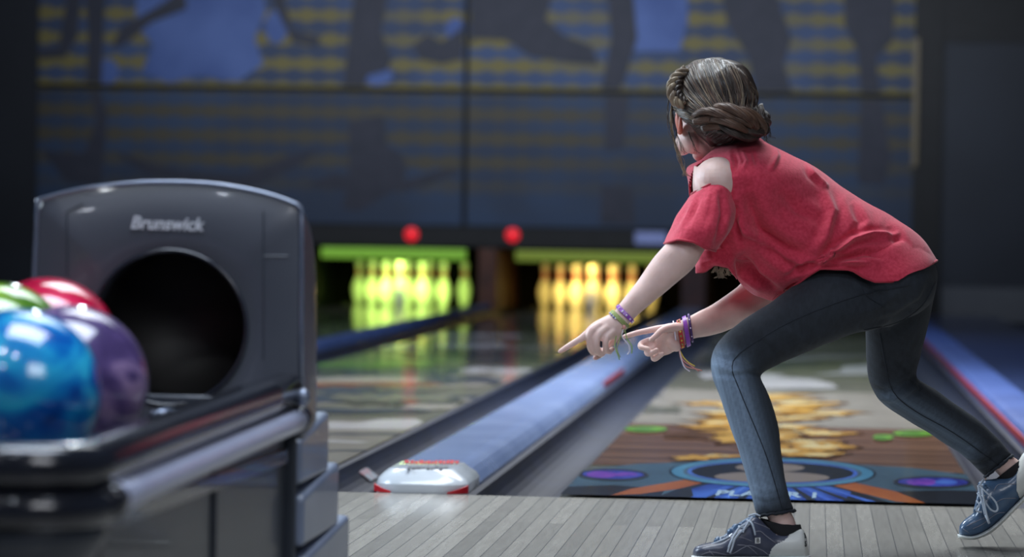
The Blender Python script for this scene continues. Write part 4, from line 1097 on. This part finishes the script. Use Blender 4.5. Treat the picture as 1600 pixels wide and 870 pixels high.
    wave(sl.data, .0012, 60, 5); bvs = bvh_of(sl)
    sol = sl.modifiers.new('s', 'SOLIDIFY'); sol.thickness = .0016; sol.offset = -1
    # lower front ruffle of the top hanging between the arms
    rst = [stn([(1094, 392), (1120, 390), (1150, 385)], 6.43, .03, n=40), stn([(1090, 405), (1118, 402), (1150, 402)], 6.43, .034, n=40), stn([(1087, 416), (1110, 408), (1135, 412), (1150, 424)], 6.43, .036, n=40), stn([(1087, 427), (1102, 424), (1118, 414), (1138, 419), (1152, 436)], 6.44, .036, n=40)]
    rf = MB().loft(loftpx(rst, 8), cap=False).build('front_hem_ruffle', [M['shirt']], person, smooth=True, norm=True)
    wave(rf.data, .0016, 90, 8); sol = rf.modifiers.new('s', 'SOLIDIFY'); sol.thickness = .0016
    # hems
    hb = MB(); hb.tube([at(*p) for p in st[-1]], .0026, 8, closed=True); hb.build('bottom_hem', M['hem'], sh, smooth=True)
    hb = MB(); hb.tube([at(*p) for p in st[0]], .0026, 8, closed=True); hb.build('neckline', M['hem'], sh, smooth=True)
    hb = MB(); hb.tube([at(*p) for p in sst[-1]], .0024, 8, closed=True); hb.build('sleeve_hem', M['hem'], sl, smooth=True)
    up_edge = drape([HOLE[k] for k in range(0, 10)], bv, .0008, 2, 6.4); lo_edge = [at(*p) for p in sst[0][1:32]][::-1]
    hb = MB(); hb.tube(up_edge, .0024, 8); hb.build('cut_out_binding', M['hem'], sh, smooth=True)
    hb = MB(); hb.tube(lo_edge, .0024, 8); hb.build('cut_out_binding', M['hem'], sh, smooth=True)

    # ---------- shoes
    def shoe(stations, solest, lab, mm, n=44):
        S = MB(); S.loft(limb(stations, n, 6, sq=.8)); s_ = remesh(S, 'shoe', .0022, [mm], person, 4); s_['label'] = lab
        so = MB().loft(limb(solest, 32, 6, sq=.6)).build('sole', M['sole'], s_, smooth=True, norm=True)
        return s_
    near_st = [(1082, 862, 1083, 869, 6.355, .012), (1087, 854, 1087, 872, 6.355, .030), (1100, 849, 1100, 873, 6.355, .040), (1128, 842, 1128, 873, 6.36, .046), (1150, 825, 1150, 873, 6.37, .045), (1170, 812, 1170, 873, 6.375, .042),
               (1184, 808, 1186, 873, 6.38, .040), (1197, 819, 1200, 873, 6.382, .038), (1213, 828, 1215, 873, 6.385, .037), (1234, 829, 1236, 873, 6.385, .036), (1252, 827, 1254, 873, 6.385, .033), (1259, 838, 1261, 872, 6.385, .022), (1261, 848, 1263, 871, 6.385, .010)]
    near_so = [(1080, 868, 1080, 874, 6.355, .020), (1086, 867.5, 1086, 876, 6.355, .036), (1110, 868, 1110, 877, 6.355, .048), (1150, 869, 1150, 877, 6.365, .050), (1200, 869, 1200, 877, 6.38, .042), (1245, 868, 1245, 876, 6.385, .039), (1262, 867.5, 1262, 875, 6.385, .028), (1266, 868, 1266, 874, 6.385, .012)]
    s1 = shoe(near_st, near_so, 'front shoe of dark slate leather with a white heel', M['shoe'])
    far_st = [(1498, 831, 1500, 838, 6.742, .012), (1500, 820, 1505, 839, 6.742, .030), (1509, 810, 1517, 839, 6.744, .038), (1522, 799, 1534, 834, 6.747, .042), (1528, 776, 1550, 824, 6.75, .043), (1536, 752, 1566, 810, 6.752, .040),
              (1553, 748, 1580, 796, 6.754, .038), (1572, 742, 1594, 780, 6.755, .036), (1588, 726, 1610, 764, 6.757, .035), (1600, 708, 1626, 748, 6.758, .032), (1608, 706, 1632, 740, 6.758, .018)]
    far_so = [(1496, 834, 1497, 840, 6.742, .018), (1502, 835, 1503, 842, 6.742, .034), (1520, 837, 1522, 843, 6.745, .043), (1540, 829, 1545, 835, 6.748, .045), (1560, 814, 1564, 820, 6.75, .043), (1580, 794, 1584, 800, 6.754, .040), (1602, 772, 1606, 778, 6.757, .037), (1630, 742, 1634, 748, 6.758, .030), (1636, 738, 1638, 742, 6.758, .014)]
    s2 = shoe(far_st, far_so, 'rear shoe of slate blue leather standing on its toe', M['shoe2'])
    bs1, bs2 = bvh_of(s1), bvh_of(s2)
    def patch(src, P, name, m, parent, lift, zmax=9, thick=.0012):
        me = src.data; co = coords(me); u, v, z = to_px(co); keep = inpoly(u, v, P) & (z < zmax)
        idx = -np.ones(len(co), int); no = np.empty(len(co)*3); me.vertices.foreach_get('normal', no); no = no.reshape(-1, 3)
        fs_ = [tuple(p.vertices) for p in me.polygons if all(keep[i] for i in p.vertices)]
        used_ = sorted({i for f in fs_ for i in f}); idx[used_] = range(len(used_))
        o = mesh_obj(name, [tuple(co[i]+no[i]*lift) for i in used_], [tuple(idx[i] for i in f) for f in fs_], m, parent)
        if used_: o.modifiers.new('s', 'SOLIDIFY').thickness = thick
        return o
    patch(s1, [(1233, 820), (1231, 839), (1222, 845), (1211, 850), (1205, 857), (1201, 867), (1201, 880), (1275, 880), (1275, 815), (1245, 815)], 'heel_counter', M['heel'], s1, .0014)
    patch(s2, [(1590, 700), (1592, 730), (1587, 745), (1587, 765), (1592, 778), (1600, 780), (1640, 780), (1640, 700)], 'heel_counter', M['heel'], s2, .0014)
    # stitched lines
    for pl in ([(1178, 831), (1188, 830), (1198, 838), (1212, 848)], [(1152, 851), (1168, 853), (1184, 866)], [(1096, 866), (1112, 862), (1140, 866), (1160, 856), (1172, 852), (1190, 859), (1200, 866)],
               [(1178, 816), (1196, 823), (1210, 829), (1232, 830)], [(1108, 860), (1116, 868)], [(1142, 838), (1160, 840), (1176, 846)]):
        line('stitching', pl, bs1, .0008, M['thread'], s1, .0004)
    for pl in ([(1553, 766), (1560, 757), (1575, 756), (1588, 756)], [(1556, 785), (1568, 779), (1588, 778)], [(1510, 822), (1522, 816), (1544, 806)], [(1505, 826), (1514, 832)], [(1520, 826), (1536, 818), (1556, 803), (1570, 800)]):
        line('stitching', pl, bs2, .0008, M['thread'], s2, .0004, D0=6.7)
    # tongue and laces
    line('tongue', [(1120, 846), (1142, 832), (1160, 817), (1176, 809), (1186, 802)], bs1, .0075, M['shoe2'], s1, -.002)
    line('tongue', [(1524, 800), (1529, 782), (1532, 764), (1536, 750)], bs2, .0075, M['shoe2'], s2, -.002, D0=6.7)
    lc = [at(x, y, D) for x, y, D in [(1176, 808, 6.345), (1168, 817, 6.34), (1155, 824, 6.33), (1146, 838, 6.32), (1140, 852, 6.315), (1137, 862, 6.315), (1141, 864, 6.316), (1144, 855, 6.32), (1148, 842, 6.325), (1156, 832, 6.33), (1166, 824, 6.335)]]
    MB().tube([V(p) for p in lc], .0022, 8).build('lace', M['lace'], s1, smooth=True)
    for q in ([(1167, 812, 6.35), (1174, 816, 6.33), (1178, 826, 6.325), (1180, 836, 6.325)], [(1128, 846, 6.33), (1126, 840, 6.335), (1134, 838, 6.345)], [(1142, 838, 6.335), (1150, 834, 6.345), (1140, 830, 6.36)],
              [(1168, 818, 6.335), (1163, 826, 6.328), (1161, 832, 6.326)], [(1154, 822, 6.35), (1163, 824, 6.335), (1172, 818, 6.34)], [(1170, 806, 6.36), (1180, 803, 6.35), (1188, 806, 6.345)], [(1112, 850, 6.33), (1128, 844, 6.328), (1140, 838, 6.33)]):
        MB().tube([at(*p) for p in cr(q, 5)], .0019, 8).build('lace', M['lace'], s1, smooth=True)
    for q in ([(1530, 758, 6.70), (1540, 768, 6.69), (1554, 782, 6.685), (1559, 794, 6.685), (1555, 799, 6.686), (1546, 794, 6.688), (1538, 780, 6.69), (1531, 762, 6.70)], [(1528, 758, 6.70), (1532, 775, 6.695), (1536, 790, 6.69), (1539, 804, 6.688)],
              [(1534, 758, 6.70), (1536, 772, 6.69), (1540, 796, 6.686), (1545, 816, 6.685)], [(1528, 790, 6.70), (1526, 798, 6.695), (1534, 800, 6.70)], [(1527, 770, 6.705), (1532, 776, 6.698), (1540, 774, 6.705)], [(1536, 750, 6.71), (1532, 756, 6.70), (1528, 760, 6.70)], [(1526, 782, 6.71), (1530, 788, 6.70), (1526, 796, 6.70)]):
        MB().tube([at(*p) for p in cr(q, 6)], .0020, 8).build('lace', M['lace'], s2, smooth=True)
    # aglets
    MB().tube([at(1540, 804, 6.688), at(1546, 818, 6.685)], .0028, 8).build('lace_tip', M['lace'], s2, smooth=True)
    # logo patch and size number
    h = bs1.ray_cast(_C, ray(1183, 844)); nrm = h[1]; exx = (at(1190, 844, 6.3)-at(1176, 844, 6.3)).normalized(); exx = (exx-nrm*exx.dot(nrm)).normalized(); eyy = nrm.cross(exx)
    if eyy.z < 0: eyy = -eyy
    lg = MB(); o_ = h[0]+nrm*.0024; hs = .0058
    lg.add([o_-exx*hs-eyy*hs, o_+exx*hs-eyy*hs, o_+exx*hs+eyy*hs, o_-exx*hs+eyy*hs, o_-exx*hs-eyy*hs+nrm*.0008, o_+exx*hs-eyy*hs+nrm*.0008, o_+exx*hs+eyy*hs+nrm*.0008, o_-exx*hs+eyy*hs+nrm*.0008],
           [(3, 2, 1, 0), (4, 5, 6, 7), (0, 1, 5, 4), (1, 2, 6, 5), (2, 3, 7, 6), (3, 0, 4, 7)])
    lgo = lg.build('logo_patch', M['white'], s1, norm=True)
    place_text('logo_letter', 'B', .0125, o_+nrm*.0018, exx, eyy, M['black'], lgo, bold=0, depth=.0004)
    for ch, (px_, py_) in (('3', (1256, 838)), ('5', (1257, 850))):
        h = bs1.ray_cast(_C, ray(px_, py_))
        if h[0] is None: continue
        nrm = h[1]; ex2 = exx; ex2 = (ex2-nrm*ex2.dot(nrm)).normalized(); ey2 = nrm.cross(ex2)
        if ey2.z < 0: ey2 = -ey2
        place_text('size_number', ch, .015, h[0]+nrm*.0032, ex2, ey2, M['black'], s1, bold=.0005, depth=.0003, sx=.8)
    # socks
    MB().loft(loftpx([stn(pl, 6.385, h_, n=40) for pl, h_ in (([(1187, 808), (1204, 817), (1225, 821), (1251, 819)], .0295), ([(1190, 814), (1204, 824), (1225, 830), (1253, 828)], .031),
             ([(1196, 826), (1210, 834), (1228, 838), (1252, 836)], .030), ([(1200, 838), (1210, 842), (1228, 846), (1251, 846)], .028))], 5)).build('sock', M['sock'], person, smooth=True, norm=True)
    MB().loft(limb([(1556, 748, 1594, 718, 6.755, .030), (1564, 756, 1600, 726, 6.756, .031), (1572, 766, 1606, 738, 6.757, .030)], 32)).build('sock', M['sock'], person, smooth=True, norm=True)

    # ---------- bracelets
    def cuffring(ax, ay, bx, by, D, hd, n=40): return [at(*p) for p in stn([(ax, ay), (bx, by)], D, hd, n=n)]
    def strap(name, ringpts, axis, wdt, th, m, label=None):
        c = sum(ringpts, V((0, 0, 0)))/len(ringpts); mb = MB(); a_ = axis.normalized()*wdt/2; k = len(ringpts); vs = []
        for p in ringpts:
            o_ = (p-c); o_ = (o_-axis.normalized()*o_.dot(axis.normalized())).normalized()
            vs += [p-a_, p+a_, p+a_+o_*th, p-a_+o_*th]
        fs_ = []
        for i in range(k):
            j = (i+1) % k
            for q in range(4): fs_.append((i*4+q, i*4+(q+1) % 4, j*4+(q+1) % 4, j*4+q))
        o = mb.add(vs, fs_).build(name, m, person, smooth=False, norm=True)
        if label: o['label'] = label
        return o
    axn = at(951, 500, 6.3)-at(985, 468, 6.315)
    r1 = cuffring(965, 478, 989, 503, 6.314, .0235); b1_ = strap('bracelet', r1, axn, .008, .0016, M['purple'], 'purple band with white dots')
    c1 = sum(r1, V((0, 0, 0)))/len(r1)
    for i in range(2, 20, 3):
        p = r1[i]; o_ = (p-c1).normalized(); MB().ell(p+o_*.0018, [(.0021, 0, 0), (0, .0021, 0), (0, 0, .0021)], 10, 6).build('dot', M['whiteb'], b1_, smooth=True)
    r2 = cuffring(956, 486, 981, 511, 6.309, .0215); b2_ = strap('bracelet', r2, axn, .009, .0016, M['olive'], 'olive woven thread band')
    r3 = cuffring(950, 488, 962, 498, 6.302, .019); 
    for i in range(1, 9, 1):
        p = r2[i]+axn.normalized()*.005; o_ = (p-c1).normalized()
        MB().ell(p+o_*.001, [(.0019, 0, 0), (0, .0019, 0), (0, 0, .0019)], 8, 6).build('bead', M['blue'] if i % 2 else M['whiteb'], b2_, smooth=True)
    for q, mm in (([(974, 510, 6.29), (964, 522, 6.287), (961, 540, 6.287), (966, 556, 6.287), (968, 562, 6.287)], 'limet'), ([(975, 511, 6.289), (972, 525, 6.286), (982, 538, 6.285), (984, 548, 6.286), (980, 554, 6.286)], 'whiteb'),
                  ([(976, 511, 6.289), (968, 530, 6.286), (964, 545, 6.286), (969, 558, 6.286)], 'olive'), ([(976, 512, 6.289), (980, 530, 6.285), (987, 540, 6.284), (987, 552, 6.285)], 'limet')):
        MB().tube([at(*p) for p in cr(q, 5)], .0011, 6).build('tassel', M[mm], b2_, smooth=True)
    MB().ell(at(975, 511, 6.289), [hx*.004, hd_*.004, hy*.005], 10, 8).build('knot', M['pinkt'], b2_, smooth=True)
    axf = at(1062, 520, 6.54)-at(1084, 510, 6.55)
    r4 = cuffring(1069, 495, 1076, 540, 6.545, .0265); b4_ = strap('bracelet', r4, axf, .009, .002, M['purple'], 'thick purple band')
    r5 = cuffring(1076, 492, 1082, 533, 6.55, .027); b5_ = MB().tube(r5, .0028, 8, closed=True).build('bracelet', M['dkpurple'], person, smooth=True); b5_['label'] = 'dark violet cord with pale beads'
    c5 = sum(r5, V((0, 0, 0)))/len(r5)
    for i in range(0, 40, 2):
        p = r5[i]; o_ = (p-c5).normalized(); MB().ell(p+o_*.002, [(.0017, 0, 0), (0, .0017, 0), (0, 0, .0017)], 8, 6).build('bead', M['whiteb'] if i % 4 else M['dkpurple'], b5_, smooth=True)
    r6 = cuffring(1060, 500, 1067, 543, 6.538, .0225); b6_ = strap('bracelet', r6, axf, .009, .0014, M['redt'], 'red band with yellow beads')
    c6 = sum(r6, V((0, 0, 0)))/len(r6)
    for i in range(3, 18, 2):
        p = r6[i]; o_ = (p-c6).normalized(); MB().ell(p+o_*.0018, [(.0022, 0, 0), (0, .0022, 0), (0, 0, .0022)], 8, 6).build('bead', M['yellow'] if i % 4 == 1 else M['olive'], b6_, smooth=True)
    r7 = cuffring(1052, 502, 1058, 547, 6.533, .0205)
    b7_ = MB().tube([r7[i] for i in range(40)], .0016, 8, closed=True).build('bracelet', M['whiteb'], person, smooth=True); b7_['label'] = 'thin pale cord'
    for q, mm in (([(1061, 545, 6.52), (1064, 560, 6.518), (1072, 572, 6.517), (1086, 576, 6.517), (1097, 579, 6.517)], 'pinkt'), ([(1062, 546, 6.52), (1067, 562, 6.516), (1078, 570, 6.515), (1092, 580, 6.515)], 'pinkt'),
                  ([(1062, 546, 6.52), (1065, 562, 6.516), (1070, 574, 6.515), (1078, 580, 6.515)], 'whiteb'), ([(1062, 547, 6.52), (1068, 558, 6.516), (1076, 566, 6.515), (1086, 572, 6.516)], 'yellow')):
        MB().tube([at(*p) for p in cr(q, 5)], .0014, 6).build('tassel', M[mm], b6_, smooth=True)

    # ---------- hair
    HB = MB()
    HB.ell(at(1112, 148, 6.498), [hx*.084, hd_*.098, hy*.077], 44, 30)
    HB.ell(at(1130, 150, 6.47), [hx*.070, hd_*.080, hy*.076], 36, 24)
    HB.loft(limb([(1046, 150, 1130, 112, 6.49, .06), (1052, 168, 1165, 132, 6.475, .08), (1066, 182, 1180, 160, 6.46, .085), (1078, 196, 1192, 186, 6.46, .075), (1094, 214, 1194, 206, 6.47, .06), (1110, 230, 1182, 216, 6.48, .04)], 36))
    HB.ell(at(1150, 190, 6.42), [hx*.056, hd_*.045, hy*.030-hx*-.01], 30, 20)
    hair = remesh(HB, 'hair', .003, [M['hair']], person, 5)
    # pull hair back from the cheek: carve the face side
    me = hair.data; co = coords(me)
    rel = co-np.array(fcen); df = rel@np.array(fd); dus = rel@np.array(fu); dsd = rel@np.array(fs)
    inside = (df > -.004) & (dus < .060)
    co[inside] -= np.array(fd)[None]*(np.clip(df[inside]+.004, 0, .05)[:, None]*.97)
    me.vertices.foreach_set('co', co.ravel()); me.update()
    wave(me, .0012, 110, 3); bh = bvh_of(hair)
    rr = random.Random(21)
    def strands(count, fn, r, m, name='strand', lift=(.0005, .004), D0=6.42):
        mb = MB()
        for i in range(count):
            pl = fn(i/count, rr); P = drape([tuple(q[:2]) for q in cr(pl, 5)], bh, rr.uniform(*lift), 6, D0)
            # smooth the depth
            for _ in range(2):
                P = [P[0]]+[(P[k-1]+P[k]*2+P[k+1])/4 for k in range(1, len(P)-1)]+[P[-1]]
            k = len(P); mb.tube(P, [r*(.35+.65*math.sin(math.pi*min(1, (j+.5)/k)))*rr.uniform(.9, 1.1) for j in range(k)], 5)
        return mb.build(name, m, hair, smooth=True)
    def crown(t, q):    # from the top arc down into the twist
        a = math.radians(205-200*t+q.uniform(-3, 3)); x0, y0 = 1112+62*math.cos(a), 150-56*math.sin(a)
        ex_, ey_ = 1095+85*t+q.uniform(-8, 8), 188+q.uniform(-8, 6)+8*t
        mx_, my_ = (x0+ex_)/2+(x0-1112)*.30+q.uniform(-3, 3), (y0+ey_)/2-6
        return [(x0, y0), (mx_, my_), (ex_, ey_)]
    strands(210, crown, .0011, M['hair']); strands(44, crown, .0010, M['hair2'], lift=(.002, .0045)); strands(60, crown, .0011, M['hair3'])
    def nape(t, q):
        x0 = 1068+t*60; y0 = 186+t*44; return [(x0+q.uniform(-2, 2), y0), (x0+22, y0-14+q.uniform(-4, 4)), (1130+q.uniform(-15, 20), 192+q.uniform(-8, 8))]
    strands(70, nape, .0010, M['hair'])
    def side(t, q):
        y0 = 160+22*t; return [(1053+10*t, y0), (1070+6*t+q.uniform(-3, 3), y0+5), (1095, 180+12*t+q.uniform(-4, 4)), (1120, 188+q.uniform(-5, 5))]
    strands(60, side, .0011, M['hair'])
    strands(16, side, .0010, M['hair2'], lift=(.002, .004))
    # twisted rope of hair into a loose low bun
    def rope(path, rad, tw, m, name, nst=3):
        S = [at(*p) for p in cr(path, 8)]; k = len(S); out = MB()
        for s in range(nst):
            P = []
            for i, p in enumerate(S):
                a = S[max(0, i-1)]; b = S[min(k-1, i+1)]; t = (b-a).normalized(); n1 = t.orthogonal().normalized()
                n1 = (hy-t*hy.dot(t)).normalized(); n2 = t.cross(n1); ph = 2*math.pi*s/nst+tw*i
                P.append(p+(n1*math.cos(ph)+n2*math.sin(ph))*rad*.62)
            out.tube(P, [rad*.62*(.5+.5*math.sin(math.pi*(i+1)/(k+1))) for i in range(k)], 10)
            for f in range(12):
                P2 = []
                for i, p in enumerate(S):
                    a = S[max(0, i-1)]; b = S[min(k-1, i+1)]; t = (b-a).normalized(); n1 = (hy-t*hy.dot(t)).normalized(); n2 = t.cross(n1)
                    ph = 2*math.pi*s/nst+tw*i; c_ = (n1*math.cos(ph)+n2*math.sin(ph))*rad*.62; q_ = ph+f*.55+.25*math.sin(i*.35+f)
                    P2.append(p+c_+(n1*math.cos(q_)+n2*math.sin(q_))*rad*.63*(.5+.5*math.sin(math.pi*(i+1)/(k+1))))
                out.tube(P2, .0009, 4)
        return out.build(name, m, hair, smooth=True)
    rope([(1072, 108, 6.45), (1056, 122, 6.44), (1050, 140, 6.43), (1056, 157, 6.42), (1070, 164, 6.41)], .010, .55, M['hair2'], 'braid')
    rope([(1064, 118, 6.44), (1058, 134, 6.43), (1060, 150, 6.42), (1072, 160, 6.41)], .008, .6, M['hair'], 'braid')
    rope([(1086, 188, 6.40), (1110, 176, 6.38), (1138, 176, 6.37), (1165, 182, 6.37), (1184, 196, 6.39), (1190, 208, 6.40)], .016, .16, M['hair3'], 'low_bun')
    rope([(1184, 168, 6.41), (1192, 184, 6.40), (1190, 202, 6.40), (1170, 208, 6.385), (1146, 204, 6.375), (1124, 198, 6.38)], .014, .13, M['hair'], 'low_bun')
    rope([(1100, 198, 6.40), (1124, 190, 6.375), (1150, 192, 6.365), (1172, 200, 6.375)], .013, .14, M['hair3'], 'low_bun')
    # loose wisps
    def wisps(paths, m, r=.0009):
        mb = MB()
        for pth, cnt, sp in paths:
            for _ in range(cnt):
                P = [at(x+rr.uniform(-sp, sp)*(.3+.7*i/len(pth)), y+rr.uniform(-1, 1), D+rr.uniform(-.004, .004)) for i, (x, y, D) in enumerate(cr(pth, 5))]
                for _ in range(3): P = [P[0]]+[(P[k-1]+P[k]*2+P[k+1])/4 for k in range(1, len(P)-1)]+[P[-1]]
                k = len(P); mb.tube(P, [r*(1-.6*j/k) for j in range(k)], 5)
        return mb.build('loose_wisp', m, hair, smooth=True)
    wisps([([(1050, 160, 6.47), (1048, 180, 6.46), (1050, 205, 6.455), (1057, 230, 6.45), (1065, 252, 6.45), (1072, 275, 6.45)], 15, 2.6)], M['hair2'], .0009)
    wisps([([(1046, 150, 6.47), (1043, 172, 6.46), (1046, 200, 6.45), (1055, 225, 6.45)], 6, 2.5), ([(1050, 165, 6.47), (1052, 190, 6.46), (1058, 215, 6.455), (1066, 240, 6.45)], 8, 3)], M['hair'], .0006)
    wisps([([(1182, 165, 6.42), (1192, 182, 6.42), (1200, 202, 6.42), (1205, 216, 6.42)], 9, 3), ([(1186, 190, 6.40), (1194, 206, 6.40), (1198, 222, 6.40)], 8, 3), ([(1075, 205, 6.45), (1082, 222, 6.45), (1090, 240, 6.45)], 5, 3)], M['hair'], .0006)
    # ends of the front hair hanging below the top
    wisps([([(1128, 405, 6.415), (1128, 412, 6.412), (1127, 424, 6.412), (1125, 434, 6.414)], 26, 4), ([(1121, 404, 6.414), (1120, 414, 6.412), (1117, 426, 6.412)], 12, 3), ([(1133, 404, 6.414), (1135, 416, 6.412), (1138, 430, 6.412)], 12, 3)], M['hair2'], .0011)
